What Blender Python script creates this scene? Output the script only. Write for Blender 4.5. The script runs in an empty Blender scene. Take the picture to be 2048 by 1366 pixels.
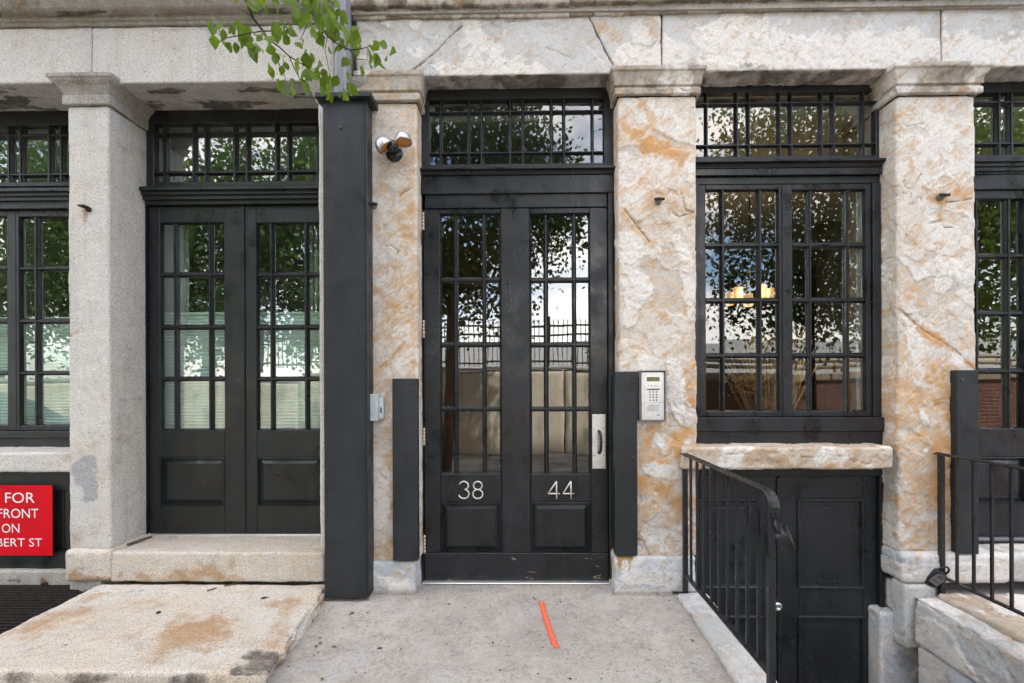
import bpy, math, random
import numpy as np
from mathutils import Vector, Matrix

random.seed(7)
RNG = np.random.default_rng(11)
scene = bpy.context.scene
COL = scene.collection
R = math.radians

# ------------------------------------------------------------------ camera
F, CX, CY = 1000.0, 1024.0, 760.0          # focal length and horizon of the 2048 x 1366 photograph
YAW, ROLL = 0.015, -0.004
CAM = Vector((0.0, -3.0, 1.273))
cam_d = bpy.data.cameras.new('camera')
cam = bpy.data.objects.new('camera', cam_d)
COL.objects.link(cam)
cam_d.sensor_width = 36.0
cam_d.lens = F / 2048.0 * 36.0
cam_d.shift_y = (CY - 683.0) / 2048.0
cam_d.clip_start = 0.05
cam_d.clip_end = 2000.0
CROT = Matrix.Rotation(YAW, 3, 'Z') @ Matrix.Rotation(math.pi / 2, 3, 'X') @ Matrix.Rotation(ROLL, 3, 'Z')
cam.matrix_world = Matrix.Translation(CAM) @ CROT.to_4x4()
scene.camera = cam

# ------------------------------------------------------------------ sky, sun, exposure
SUN_EL, SUN_AZ = R(56), R(38)              # azimuth of the sun, clockwise from +Y: behind the building
world = bpy.data.worlds.new('World')
scene.world = world
world.use_nodes = True
wn, wl = world.node_tree.nodes, world.node_tree.links
wn.clear()
w_out = wn.new('ShaderNodeOutputWorld')
w_bg = wn.new('ShaderNodeBackground')
w_bg.inputs['Strength'].default_value = 0.15
w_sky = wn.new('ShaderNodeTexSky')
w_sky.sky_type = 'NISHITA'
w_sky.sun_disc = False
w_sky.sun_elevation = SUN_EL
w_sky.sun_rotation = SUN_AZ
w_sky.air_density = 1.0
w_sky.dust_density = 1.5
w_sky.ozone_density = 1.5
w_tc = wn.new('ShaderNodeTexCoord')
w_map = wn.new('ShaderNodeMapping')
w_map.inputs['Scale'].default_value = (1.0, 1.0, 2.4)
w_noi = wn.new('ShaderNodeTexNoise')
w_noi.inputs['Scale'].default_value = 2.6
w_noi.inputs['Detail'].default_value = 7.0
w_noi.inputs['Roughness'].default_value = 0.55
w_noi.inputs['Distortion'].default_value = 0.4
w_rmp = wn.new('ShaderNodeValToRGB')
w_rmp.color_ramp.elements[0].position = 0.41
w_rmp.color_ramp.elements[1].position = 0.68
w_mix = wn.new('ShaderNodeMix')
w_mix.data_type = 'RGBA'
w_mix.inputs['B'].default_value = (10.6, 9.65, 8.75, 1)
wl.new(w_tc.outputs['Generated'], w_map.inputs['Vector'])
wl.new(w_map.outputs['Vector'], w_noi.inputs['Vector'])
wl.new(w_noi.outputs['Fac'], w_rmp.inputs['Fac'])
wl.new(w_rmp.outputs['Color'], w_mix.inputs['Factor'])
wl.new(w_sky.outputs['Color'], w_mix.inputs['A'])
wl.new(w_mix.outputs['Result'], w_bg.inputs['Color'])
wl.new(w_bg.outputs['Background'], w_out.inputs['Surface'])

sun_d = bpy.data.lights.new('sun', 'SUN')
sun_d.energy = 3.0
sun_d.angle = R(1.0)
sun_d.color = (1.0, 0.96, 0.90)
sun = bpy.data.objects.new('sun', sun_d)
COL.objects.link(sun)
sd = Vector((math.sin(SUN_AZ) * math.cos(SUN_EL), math.cos(SUN_AZ) * math.cos(SUN_EL), math.sin(SUN_EL)))
sun.rotation_euler = sd.to_track_quat('Z', 'Y').to_euler()
sun.location = (0, -6, 12)

scene.view_settings.view_transform = 'Standard'
scene.view_settings.look = 'None'
scene.view_settings.exposure = 2.2
scene.view_settings.gamma = 1.0
scene.view_settings.use_curve_mapping = False
scene.cycles.max_bounces = 6
scene.cycles.diffuse_bounces = 2
scene.cycles.glossy_bounces = 4
scene.cycles.transparent_max_bounces = 12
scene.cycles.use_adaptive_sampling = True
scene.cycles.adaptive_threshold = 0.025
scene.cycles.sample_clamp_indirect = 6.0
scene.cycles.use_denoising = True

# ------------------------------------------------------------------ measuring: photograph -> metres on a real plane
def ray(px, py):
    d = CROT @ Vector(((px - CX) / F, -(py - CY) / F, -1.0))
    return d

def P(px, py, Y=0.0):
    d = ray(px, py)
    t = (Y - CAM.y) / d.y
    p = CAM + d * t
    return p.x, p.z

def G(px, py, Z=0.0):
    d = ray(px, py)
    t = (Z - CAM.z) / d.z
    p = CAM + d * t
    return p.x, p.y

def RX(px, py, Y=0.0): return P(px, py, Y)[0]
def RZ(px, py, Y=0.0): return P(px, py, Y)[1]

def rect(x0, y0, x1, y1, Y):
    ym, xm = (y0 + y1) / 2, (x0 + x1) / 2
    return P(x0, ym, Y)[0], P(x1, ym, Y)[0], P(xm, y1, Y)[1], P(xm, y0, Y)[1]   # X0 X1 Z0 Z1

# ------------------------------------------------------------------ noise
_perm = np.random.default_rng(3).permutation(256)
_perm = np.concatenate([_perm, _perm, _perm])
_gr = np.random.default_rng(5).normal(size=(256, 3))
_gr /= np.linalg.norm(_gr, axis=1)[:, None]

def pn(p, seed=0):
    p = np.asarray(p, float) + seed * 17.31
    i = np.floor(p).astype(int)
    f = p - i
    u = f * f * f * (f * (f * 6 - 15) + 10)
    i &= 255
    out = 0
    for a in (0, 1):
        wa = u[:, 0] if a else 1 - u[:, 0]
        for b in (0, 1):
            wb = u[:, 1] if b else 1 - u[:, 1]
            for c in (0, 1):
                wc = u[:, 2] if c else 1 - u[:, 2]
                h = _perm[_perm[_perm[(i[:, 0] + a) & 255] + ((i[:, 1] + b) & 255)] + ((i[:, 2] + c) & 255)]
                g = _gr[h]
                d = g[:, 0] * (f[:, 0] - a) + g[:, 1] * (f[:, 1] - b) + g[:, 2] * (f[:, 2] - c)
                out = out + wa * wb * wc * d
    return out * 1.5

def fbm(p, oct=4, seed=0, gain=0.5):
    s, a, q = 0, 1.0, np.asarray(p, float)
    for k in range(oct):
        s = s + a * pn(q, seed + k * 3)
        q = q * 2.03
        a *= gain
    return s

def sstep(a, b, x):
    t = np.clip((x - a) / (b - a), 0, 1)
    return t * t * (3 - 2 * t)

def seg_dist(px, pz, pts):
    """distance of points (x, z) to a polyline"""
    best = np.full(px.shape, 1e9)
    for (ax, az), (bx, bz) in zip(pts[:-1], pts[1:]):
        dx, dz = bx - ax, bz - az
        L = dx * dx + dz * dz + 1e-12
        t = np.clip(((px - ax) * dx + (pz - az) * dz) / L, 0, 1)
        best = np.minimum(best, np.hypot(px - ax - t * dx, pz - az - t * dz))
    return best

# ------------------------------------------------------------------ objects
WLOC = {}

def tag(o, label=None, cat=None, group=None, kind=None):
    if label: o['label'] = label
    if cat: o['category'] = cat
    if group: o['group'] = group
    if kind: o['kind'] = kind
    return o

def _place(o, w, parent):
    WLOC[o.name] = Vector(w)
    if parent is not None:
        o.parent = parent
        o.location = Vector(w) - WLOC[parent.name]
    else:
        o.location = Vector(w)

def empty(name, loc=(0, 0, 0), parent=None):
    o = bpy.data.objects.new(name, None)
    o.empty_display_size = 0.1
    COL.objects.link(o)
    _place(o, loc, parent)
    return o

def mesh_obj(name, V, Fc, mats, parent=None, midx=None, smooth=None, attr=None, origin=None, data=None):
    V = np.asarray(V, float).reshape(-1, 3)
    if origin is None:
        lo, hi = V.min(0), V.max(0)
        origin = ((lo[0] + hi[0]) / 2, (lo[1] + hi[1]) / 2, lo[2])
    me = bpy.data.meshes.new(name)
    if isinstance(Fc, np.ndarray):
        nf, k = Fc.shape
        me.vertices.add(len(V)); me.loops.add(nf * k); me.polygons.add(nf)
        me.vertices.foreach_set('co', (V - np.asarray(origin)).astype(np.float32).ravel())
        me.loops.foreach_set('vertex_index', Fc.astype(np.int32).ravel())
        me.polygons.foreach_set('loop_start', np.arange(0, nf * k, k, dtype=np.int32))
        me.polygons.foreach_set('loop_total', np.full(nf, k, dtype=np.int32))
        me.update(calc_edges=True)
    else:
        me.from_pydata((V - np.asarray(origin)).tolist(), [], [list(map(int, f)) for f in Fc])
    if not isinstance(mats, (list, tuple)): mats = [mats]
    for m in mats: me.materials.append(m)
    if midx is not None: me.polygons.foreach_set('material_index', np.asarray(midx, dtype=np.int32))
    if smooth is not None:
        if smooth is True: smooth = np.ones(len(me.polygons), bool)
        me.polygons.foreach_set('use_smooth', np.asarray(smooth, bool))
    if attr is not None:
        a = me.attributes.new('stain', 'FLOAT_COLOR', 'POINT')
        a.data.foreach_set('color', np.asarray(attr, np.float32).ravel())
    me.update()
    o = bpy.data.objects.new(name, me)
    COL.objects.link(o)
    _place(o, origin, parent)
    return o

class MB:
    """collects simple solids into one mesh"""
    def __init__(s): s.v, s.f, s.m, s.s = [], [], [], []
    def add(s, V, Fc, mi=0, smooth=False):
        b = len(s.v)
        s.v += [tuple(p) for p in V]
        for f in Fc:
            s.f.append([b + i for i in f]); s.m.append(mi); s.s.append(smooth)
        return s
    def box(s, x0, x1, y0, y1, z0, z1, bev=0.0, mi=0):
        if x0 > x1: x0, x1 = x1, x0
        if y0 > y1: y0, y1 = y1, y0
        if z0 > z1: z0, z1 = z1, z0
        b = min(bev, (x1 - x0) * .45, (y1 - y0) * .45, (z1 - z0) * .45)
        if b <= 0:
            V = [(x, y, z) for x in (x0, x1) for y in (y0, y1) for z in (z0, z1)]
            return s.add(V, [(0, 1, 3, 2), (4, 6, 7, 5), (0, 4, 5, 1), (2, 3, 7, 6), (0, 2, 6, 4), (1, 5, 7, 3)], mi)
        V, idx = [], {}
        X, Y, Z = (x0, x1), (y0, y1), (z0, z1)
        for i in (0, 1):
            for j in (0, 1):
                for k in (0, 1):
                    sx, sy, sz = (1 - 2 * i) * b, (1 - 2 * j) * b, (1 - 2 * k) * b
                    idx[i, j, k, 0] = len(V); V.append((X[i], Y[j] + sy, Z[k] + sz))
                    idx[i, j, k, 1] = len(V); V.append((X[i] + sx, Y[j], Z[k] + sz))
                    idx[i, j, k, 2] = len(V); V.append((X[i] + sx, Y[j] + sy, Z[k]))
        Q = []
        for i in (0, 1):
            q = [idx[i, 0, 0, 0], idx[i, 1, 0, 0], idx[i, 1, 1, 0], idx[i, 0, 1, 0]]; Q.append(q if i else q[::-1])
            q = [idx[0, i, 0, 1], idx[0, i, 1, 1], idx[1, i, 1, 1], idx[1, i, 0, 1]]; Q.append(q if i else q[::-1])
            q = [idx[0, 0, i, 2], idx[1, 0, i, 2], idx[1, 1, i, 2], idx[0, 1, i, 2]]; Q.append(q if i else q[::-1])
        for a in (0, 1):
            for c in (0, 1):
                e = (a + c) % 2
                q = [idx[a, c, 0, 0], idx[a, c, 1, 0], idx[a, c, 1, 1], idx[a, c, 0, 1]]; Q.append(q if e else q[::-1])
                q = [idx[a, 0, c, 0], idx[a, 0, c, 2], idx[a, 1, c, 2], idx[a, 1, c, 0]]; Q.append(q if e else q[::-1])
                q = [idx[0, a, c, 1], idx[1, a, c, 1], idx[1, a, c, 2], idx[0, a, c, 2]]; Q.append(q if e else q[::-1])
        for i in (0, 1):
            for j in (0, 1):
                for k in (0, 1):
                    q = [idx[i, j, k, 0], idx[i, j, k, 1], idx[i, j, k, 2]]
                    Q.append(q if (i + j + k) % 2 == 0 else q[::-1])
        return s.add(V, Q, mi)
    def tube(s, pts, rad, n=8, mi=0, caps=True, sq=1.0, up=(0, 0, 1)):
        pts = [Vector(p) for p in pts]
        if not isinstance(rad, (list, tuple)): rad = [rad] * len(pts)
        V, Fc = [], []
        u0 = None
        for i, p in enumerate(pts):
            t = (pts[min(i + 1, len(pts) - 1)] - pts[max(i - 1, 0)]).normalized()
            if u0 is None:
                ref = Vector(up) if abs(t.dot(Vector(up))) < 0.95 else Vector((1, 0, 0))
                u0 = t.cross(ref).normalized()
            else:
                u0 = (u0 - t * u0.dot(t)).normalized()
            w = t.cross(u0)
            for k in range(n):
                a = 2 * math.pi * k / n
                V.append(p + (u0 * math.cos(a) + w * math.sin(a) * sq) * rad[i])
        for i in range(len(pts) - 1):
            for k in range(n):
                a, b = i * n + k, i * n + (k + 1) % n
                Fc.append((a, b, b + n, a + n))
        if caps:
            Fc.append(tuple(range(n))[::-1]); Fc.append(tuple((len(pts) - 1) * n + k for k in range(n)))
        return s.add(V, Fc, mi, True)
    def lathe(s, prof, c, axis=(0, 0, 1), n=24, mi=0, smooth=True):
        c, ax = Vector(c), Vector(axis).normalized()
        u = ax.orthogonal().normalized(); w = ax.cross(u)
        V, Fc = [], []
        for r, h in prof:
            for k in range(n):
                a = 2 * math.pi * k / n
                V.append(c + ax * h + (u * math.cos(a) + w * math.sin(a)) * r)
        for i in range(len(prof) - 1):
            for k in range(n):
                a, b = i * n + k, i * n + (k + 1) % n
                Fc.append((a, b, b + n, a + n))
        return s.add(V, Fc, mi, smooth)
    def prism(s, poly, axis, a0, a1, mi=0, smooth=False):
        """poly in the two other axes; axis 0=x: poly (y,z); 1=y: (x,z); 2=z: (x,y)"""
        n = len(poly); V = []
        for a in (a0, a1):
            for p, q in poly:
                V.append({0: (a, p, q), 1: (p, a, q), 2: (p, q, a)}[axis])
        Fc = [tuple(range(n))[::-1], tuple(range(n, 2 * n))]
        for k in range(n):
            Fc.append((k, (k + 1) % n, (k + 1) % n + n, k + n))
        return s.add(V, Fc, mi, smooth)
    def build(s, name, mats, parent=None, origin=None):
        return mesh_obj(name, s.v, s.f, mats, parent, s.m, s.s, origin=origin)

def boxo(name, x0, x1, y0, y1, z0, z1, mat, parent=None, bev=0.003):
    return MB().box(x0, x1, y0, y1, z0, z1, bev).build(name, mat, parent)

# ------------------------------------------------------------------ node helpers
class NT:
    def __init__(s, name):
        s.mat = bpy.data.materials.new(name); s.mat.use_nodes = True
        s.t = s.mat.node_tree; s.n = s.t.nodes; s.n.clear()
        s.out = s.n.new('ShaderNodeOutputMaterial')
        s.geo = s.n.new('ShaderNodeNewGeometry')
        s.pos = s.geo.outputs['Position']
    def L(s, a, b): s.t.links.new(a, b)
    def put(s, sock, v):
        if isinstance(v, bpy.types.NodeSocket): s.L(v, sock)
        elif isinstance(v, (tuple, list)) and len(v) == 3 and sock.type == 'RGBA': sock.default_value = (*v, 1)
        else: sock.default_value = v
    def scale(s, v, sc, rot=(0, 0, 0)):
        m = s.n.new('ShaderNodeMapping'); s.put(m.inputs['Vector'], v)
        m.inputs['Scale'].default_value = sc; m.inputs['Rotation'].default_value = rot
        return m.outputs['Vector']
    def noise(s, sc, det=4, rough=.55, dist=0., vec=None):
        k = s.n.new('ShaderNodeTexNoise'); s.put(k.inputs['Vector'], vec or s.pos)
        k.inputs['Scale'].default_value = sc; k.inputs['Detail'].default_value = det
        k.inputs['Roughness'].default_value = rough; k.inputs['Distortion'].default_value = dist
        return k.outputs['Fac']
    def vor(s, sc, feat='F1', vec=None, out='Distance', rnd=1.):
        k = s.n.new('ShaderNodeTexVoronoi'); k.feature = feat; s.put(k.inputs['Vector'], vec or s.pos)
        k.inputs['Scale'].default_value = sc; k.inputs['Randomness'].default_value = rnd
        return k.outputs[out]
    def ramp(s, f, a, b, c0=0., c1=1.):
        k = s.n.new('ShaderNodeMapRange'); k.interpolation_type = 'SMOOTHSTEP'
        s.put(k.inputs['Value'], f)
        k.inputs['From Min'].default_value = a; k.inputs['From Max'].default_value = b
        k.inputs['To Min'].default_value = c0; k.inputs['To Max'].default_value = c1
        return k.outputs['Result']
    def m(s, op, a, b=0.):
        k = s.n.new('ShaderNodeMath'); k.operation = op
        s.put(k.inputs[0], a); s.put(k.inputs[1], b)
        return k.outputs[0]
    def mix(s, f, a, b, mode='MIX'):
        k = s.n.new('ShaderNodeMix'); k.data_type = 'RGBA'; k.blend_type = mode
        s.put(k.inputs['Factor'], f); s.put(k.inputs['A'], a); s.put(k.inputs['B'], b)
        return k.outputs['Result']
    def bump(s, h, st, dist, nrm=None):
        k = s.n.new('ShaderNodeBump'); s.put(k.inputs['Height'], h)
        k.inputs['Strength'].default_value = st; k.inputs['Distance'].default_value = dist
        if nrm: s.L(nrm, k.inputs['Normal'])
        return k.outputs['Normal']
    def attr(s, name='stain'):
        k = s.n.new('ShaderNodeAttribute'); k.attribute_name = name
        sp = s.n.new('ShaderNodeSeparateColor'); s.L(k.outputs['Color'], sp.inputs['Color'])
        return sp.outputs['Red'], sp.outputs['Green'], sp.outputs['Blue'], k.outputs['Alpha']
    def pbr(s, col, rough=.6, nrm=None, metal=0., spec=.5, **kw):
        b = s.n.new('ShaderNodeBsdfPrincipled')
        s.put(b.inputs['Base Color'], col); s.put(b.inputs['Roughness'], rough)
        s.put(b.inputs['Metallic'], metal); b.inputs['Specular IOR Level'].default_value = spec
        if nrm: s.L(nrm, b.inputs['Normal'])
        for k, v in kw.items(): s.put(b.inputs[k], v)
        s.L(b.outputs[0], s.out.inputs['Surface'])
        return s.mat

def srgb(r, g, b):
    f = lambda c: (c / 255 / 12.92) if c / 255 <= .04045 else ((c / 255 + .055) / 1.055) ** 2.4
    return f(r), f(g), f(b)

# ------------------------------------------------------------------ materials
def mat_marble(name, white=(.65, .605, .535), tan=(.60, .45, .30), grey=(.42, .41, .39), rust=(.54, .27, .075),
               tan_amt=.5, bumpk=1.0):
    s = NT(name)
    r, fresh, soot_dark, gv = s.attr()
    diag = s.scale(s.pos, (1, 1, 1), (0, R(38), 0))
    streak = s.noise(1.0, 5, .65, 1.2, s.scale(diag, (5, 5, 21)))
    n1 = s.noise(4.2, 4, .6, .9)
    n2 = s.noise(19, 4, .68, .5)
    n3 = s.noise(85, 2, .7)
    fib = s.noise(1.0, 3, .7, .6, s.scale(diag, (22, 22, 85)))
    t = s.m('ADD', s.m('MULTIPLY', n1, .6), s.m('ADD', s.m('MULTIPLY', streak, .45), s.m('MULTIPLY', n2, .35)))
    c = s.mix(s.ramp(t, .62, .86, 0, tan_amt), white, tan)
    c = s.mix(s.ramp(s.noise(2.7, 4, .62, 1.2, s.scale(diag, (1.2, 1, 2.3))), .50, .72, 0, .45), c, grey)
    c = s.mix(s.ramp(s.m('ADD', gv, s.m('MULTIPLY', n2, .5)), .55, .95, 0, .62), c, s.mix(s.ramp(n2, .3, .7), grey, tan))
    c = s.mix(s.ramp(s.m('ADD', fresh, s.m('MULTIPLY', n2, .3)), .45, .8, 0, .9), c, (.72, .685, .63))
    rr = s.m('ADD', r, s.m('MULTIPLY', s.m('SUBTRACT', s.m('ADD', s.m('MULTIPLY', streak, .7), s.m('MULTIPLY', n2, .6)), .64), 3.0))
    pale = s.mix(.5, rust, tan)
    c = s.mix(s.ramp(rr, .10, .55, 0, .62), c, pale)
    c = s.mix(s.ramp(rr, .45, 1.25, 0, .85), c, rust)
    ss = s.m('ADD', soot_dark, s.m('MULTIPLY', s.m('SUBTRACT', s.m('ADD', n2, n1), 1.0), .9))
    c = s.mix(s.ramp(ss, .1, 1.0, 0, .93), c, (.10, .085, .065))
    c = s.mix(s.ramp(n3, .30, .56, .28, 0), c, (.30, .26, .21))
    pit = s.ramp(s.vor(15, 'F1', s.scale(s.pos, (1, 1, 1.4))), .035, .10, 1, 0)
    pit = s.m('MULTIPLY', pit, s.ramp(s.noise(5, 2), .52, .62))
    c = s.mix(s.m('MULTIPLY', pit, .6), c, (.16, .13, .10))
    cr = s.m('ABSOLUTE', s.m('SUBTRACT', s.noise(5.5, 4, .62, 1.6), .5))
    crk = s.m('MULTIPLY', s.ramp(cr, .0, .010, 1, 0), s.ramp(s.noise(2.3, 2), .50, .62))
    c = s.mix(s.m('MULTIPLY', crk, .65), c, (.15, .12, .09))
    h = s.m('ADD', s.m('MULTIPLY', n2, .6), s.m('ADD', s.m('MULTIPLY', s.noise(48, 3, .72, .5), .55), s.m('MULTIPLY', streak, .55)))
    fine = s.m('MULTIPLY', s.ramp(s.m('ABSOLUTE', s.m('SUBTRACT', s.noise(16, 3, .65, 1.2), .5)), 0, .018, 1, 0), s.ramp(n1, .45, .6))
    c = s.mix(s.m('MULTIPLY', fine, .42), c, (.22, .18, .14))
    c = s.mix(s.ramp(fib, .28, .5, .40, 0), c, (.36, .30, .24))
    h = s.m('ADD', h, s.m('MULTIPLY', fib, .35))
    nr = s.bump(h, .50 * bumpk, .008)
    return s.pbr(c, s.ramp(n2, .3, .7, .62, .85), nr, spec=.3)

def mat_granite(name, base=(.60, .58, .535), warm=(.60, .535, .435), warm_amt=.5, rust=(.40, .24, .11), speck=.55):
    s = NT(name)
    r, fresh, soot_dark, gv = s.attr()
    n1 = s.noise(2.2, 5, .6, .5)
    n2 = s.noise(9, 5, .65)
    c = s.mix(s.ramp(n1, .38, .68, 0, warm_amt), base, warm)
    c = s.mix(s.ramp(n2, .45, .75, 0, .4), c, tuple(v * .66 for v in base))
    c = s.mix(s.ramp(s.noise(6, 4, .6), .5, .75, 0, .35), c, (.58, .575, .56))
    vs = s.noise(1, 4, .6, .4, s.scale(s.pos, (13, 13, .9)))
    c = s.mix(s.ramp(vs, .52, .72, 0, .35), c, tuple(v * .62 for v in warm))
    c = s.mix(s.ramp(vs, .30, .46, .3, 0), c, (.66, .65, .63))
    rr = s.m('ADD', r, s.m('MULTIPLY', s.m('SUBTRACT', s.m('ADD', n1, n2), 1.0), 1.5))
    c = s.mix(s.ramp(rr, .15, .9, 0, .8), c, rust)
    c = s.mix(s.ramp(s.m('ADD', gv, s.m('MULTIPLY', n2, .3)), .4, .9, 0, .8), c, (.30, .31, .32))
    ss = s.m('ADD', soot_dark, s.m('MULTIPLY', s.m('SUBTRACT', s.m('ADD', n2, s.noise(28, 4, .7)), 1.0), 1.1))
    c = s.mix(s.ramp(ss, .15, 1.1, 0, .93), c, (.075, .062, .045))
    g1 = s.noise(150, 3, .7)
    g2 = s.noise(70, 4, .75)
    c = s.mix(s.ramp(g1, .36, .50, speck, 0), c, (.11, .105, .10))
    c = s.mix(s.ramp(g2, .34, .47, speck * .55, 0), c, (.20, .18, .16))
    c = s.mix(s.ramp(g1, .54, .70, 0, speck * .6), c, (.80, .78, .75))
    sp = s.m('MULTIPLY', s.ramp(s.vor(11), .03, .07, 1, 0), s.ramp(s.noise(4, 2), .52, .60))
    c = s.mix(s.m('MULTIPLY', sp, .8), c, (.10, .08, .06))
    h = s.m('ADD', s.m('MULTIPLY', g2, .6), s.m('ADD', s.m('MULTIPLY', g1, .35), s.m('MULTIPLY', n2, .5)))
    return s.pbr(c, .82, s.bump(h, .6, .009), spec=.25)

def mat_concrete(name, base=(.30, .29, .275), dirt=1.0):
    s = NT(name)
    n1 = s.noise(1.6, 4, .6, .6); n2 = s.noise(7, 4, .65, .5); n3 = s.noise(120, 3, .7); n4 = s.noise(38, 5, .7)
    c = s.mix(s.ramp(n1, .35, .66), base, (.36, .325, .285))
    c = s.mix(s.ramp(n2, .42, .74, 0, .45), c, (.235, .215, .19))
    c = s.mix(s.ramp(s.noise(3.1, 5, .6, .8), .52, .72, 0, .65), c, (.42, .41, .395))
    c = s.mix(s.ramp(n3, .34, .50, .42, 0), c, (.15, .14, .125))
    c = s.mix(s.ramp(n3, .55, .72, 0, .35), c, (.50, .48, .45))
    c = s.mix(s.ramp(n4, .36, .5, .35, 0), c, (.17, .16, .15))
    a = s.m('ABSOLUTE', s.m('SUBTRACT', s.noise(13, 5, .62, 1.9, s.scale(s.pos, (1, 1.6, 1))), .5))
    ln = s.m('MULTIPLY', s.ramp(a, .0, .030, 1, 0), s.ramp(s.noise(4.3, 3), .50, .56))
    c = s.mix(s.m('MULTIPLY', ln, .55 * dirt), c, (.09, .09, .09))
    sp = s.m('MULTIPLY', s.ramp(s.vor(7.5), .03, .06, 1, 0), s.ramp(s.noise(5.1, 2), .46, .54))
    sp2 = s.m('MULTIPLY', s.ramp(s.vor(21), .05, .11, 1, 0), s.ramp(s.noise(6.7, 2), .50, .57))
    c = s.mix(s.m('MULTIPLY', s.m('MAXIMUM', sp, sp2), .85 * dirt), c, (.04, .038, .035))
    h = s.m('ADD', s.m('MULTIPLY', n3, .5), s.m('ADD', n4, s.m('MULTIPLY', n2, .6)))
    return s.pbr(c, .85, s.bump(h, .5, .006), spec=.25)

def mat_paint(name, col=(.030, .033, .038), rough=.42, wear=.25, grain=(60, 60, 3), chips=False):
    s = NT(name)
    n1 = s.noise(2.5, 5, .6, .4); n2 = s.noise(34, 5, .65); gr = s.noise(1, 4, .6, .3, s.scale(s.pos, grain))
    c = s.mix(s.ramp(n1, .35, .7), tuple(v * .75 for v in col), tuple(v * 1.35 for v in col))
    c = s.mix(s.ramp(s.noise(11, 5, .7, .6), .55, .8, 0, wear), c, (.05, .05, .05))
    ch = s.m('MULTIPLY', s.ramp(s.vor(26), .03, .075, 1, 0), s.ramp(s.noise(3.3, 3), .60, .66))
    c = s.mix(s.m('MULTIPLY', ch, wear * 1.6), c, (.30, .30, .29))
    scr = s.m('ABSOLUTE', s.m('SUBTRACT', s.noise(4, 3, .5, 2.0, s.scale(s.pos, (3, 3, 1))), .5))
    scr = s.m('MULTIPLY', s.ramp(scr, 0, .004, 1, 0), s.ramp(s.noise(2.1, 3), .6, .68))
    c = s.mix(s.m('MULTIPLY', scr, wear), c, (.2, .2, .2))
    dust = s.m('MULTIPLY', s.ramp(s.noise(1, 4, .65, .3, s.scale(s.pos, (9, 9, 1.2))), .45, .75), .35)
    c = s.mix(dust, c, tuple(v * 2.1 + .006 for v in col))
    if chips:
        cp = s.ramp(s.noise(1, 5, .7, .8, s.scale(s.pos, (7, 7, 26))), .635, .66)
        c = s.mix(s.m('MULTIPLY', cp, .9), c, (.30, .22, .15))
    h = s.m('ADD', s.m('MULTIPLY', n2, .5), s.m('MULTIPLY', gr, .5))
    return s.pbr(c, s.ramp(s.noise(8, 4), .3, .7, rough - .14, rough + .18), s.bump(h, .4, .004), spec=.5)

def mat_plain(name, col, rough=.6, metal=0., spec=.5, var=.12, sc=14, bump=.15):
    s = NT(name)
    n = s.noise(sc, 5, .6, .3)
    c = s.mix(s.ramp(n, .3, .7), tuple(v * (1 - var) for v in col), tuple(min(1, v * (1 + var)) for v in col))
    return s.pbr(c, rough, s.bump(s.noise(sc * 4, 4), bump, .003), metal, spec)

def mat_glass(name, refl=.145, tint=(.8, .82, .8), wav=.05):
    s = NT(name)
    h = s.m('ADD', s.noise(2.6, 1, .4, .2), s.m('MULTIPLY', s.noise(8, 1, .4), .16))
    nr = s.bump(h, wav, .010)
    lw = s.n.new('ShaderNodeLayerWeight'); lw.inputs['Blend'].default_value = .12
    s.L(nr, lw.inputs['Normal'])
    fac = s.m('MINIMUM', s.m('ADD', s.m('MULTIPLY', lw.outputs['Fresnel'], 1.0), refl), 1.0)
    tr = s.n.new('ShaderNodeBsdfTransparent'); s.put(tr.inputs['Color'], tint)
    gl = s.n.new('ShaderNodeBsdfGlossy'); gl.inputs['Roughness'].default_value = 0.0
    s.put(gl.inputs['Color'], (.95, .97, .97)); s.L(nr, gl.inputs['Normal'])
    mx = s.n.new('ShaderNodeMixShader')
    s.put(mx.inputs[0], fac); s.L(tr.outputs[0], mx.inputs[1]); s.L(gl.outputs[0], mx.inputs[2])
    s.L(mx.outputs[0], s.out.inputs['Surface'])
    return s.mat

def mat_clear(name):
    s = NT(name)
    tr = s.n.new('ShaderNodeBsdfTransparent'); s.put(tr.inputs['Color'], (.97, .98, .97))
    s.L(tr.outputs[0], s.out.inputs['Surface'])
    return s.mat

def mat_leaf(name, a, b, c, trans=.45, rough=.5):
    s = NT(name)
    rnd = s.geo.outputs['Random Per Island']
    col = s.mix(s.ramp(rnd, 0, .6), a, b)
    col = s.mix(s.ramp(rnd, .86, 1.0), col, c)
    col = s.mix(s.ramp(s.noise(60, 3), .3, .7, 0, .25), col, tuple(v * .6 for v in a))
    d = s.n.new('ShaderNodeBsdfPrincipled'); s.put(d.inputs['Base Color'], col); d.inputs['Roughness'].default_value = rough
    d.inputs['Specular IOR Level'].default_value = .35
    t = s.n.new('ShaderNodeBsdfTranslucent'); s.put(t.inputs['Color'], s.mix(.5, col, (.22, .34, .03)))
    mx = s.n.new('ShaderNodeMixShader'); mx.inputs[0].default_value = trans
    s.L(d.outputs[0], mx.inputs[1]); s.L(t.outputs[0], mx.inputs[2]); s.L(mx.outputs[0], s.out.inputs['Surface'])
    return s.mat

def mat_emit(name, col, st, base=(.8, .7, .5)):
    s = NT(name)
    n = s.noise(30, 3)
    return s.pbr(s.mix(n, base, tuple(v * .9 for v in base)), .6, None, **{'Emission Color': col, 'Emission Strength': st})

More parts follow.
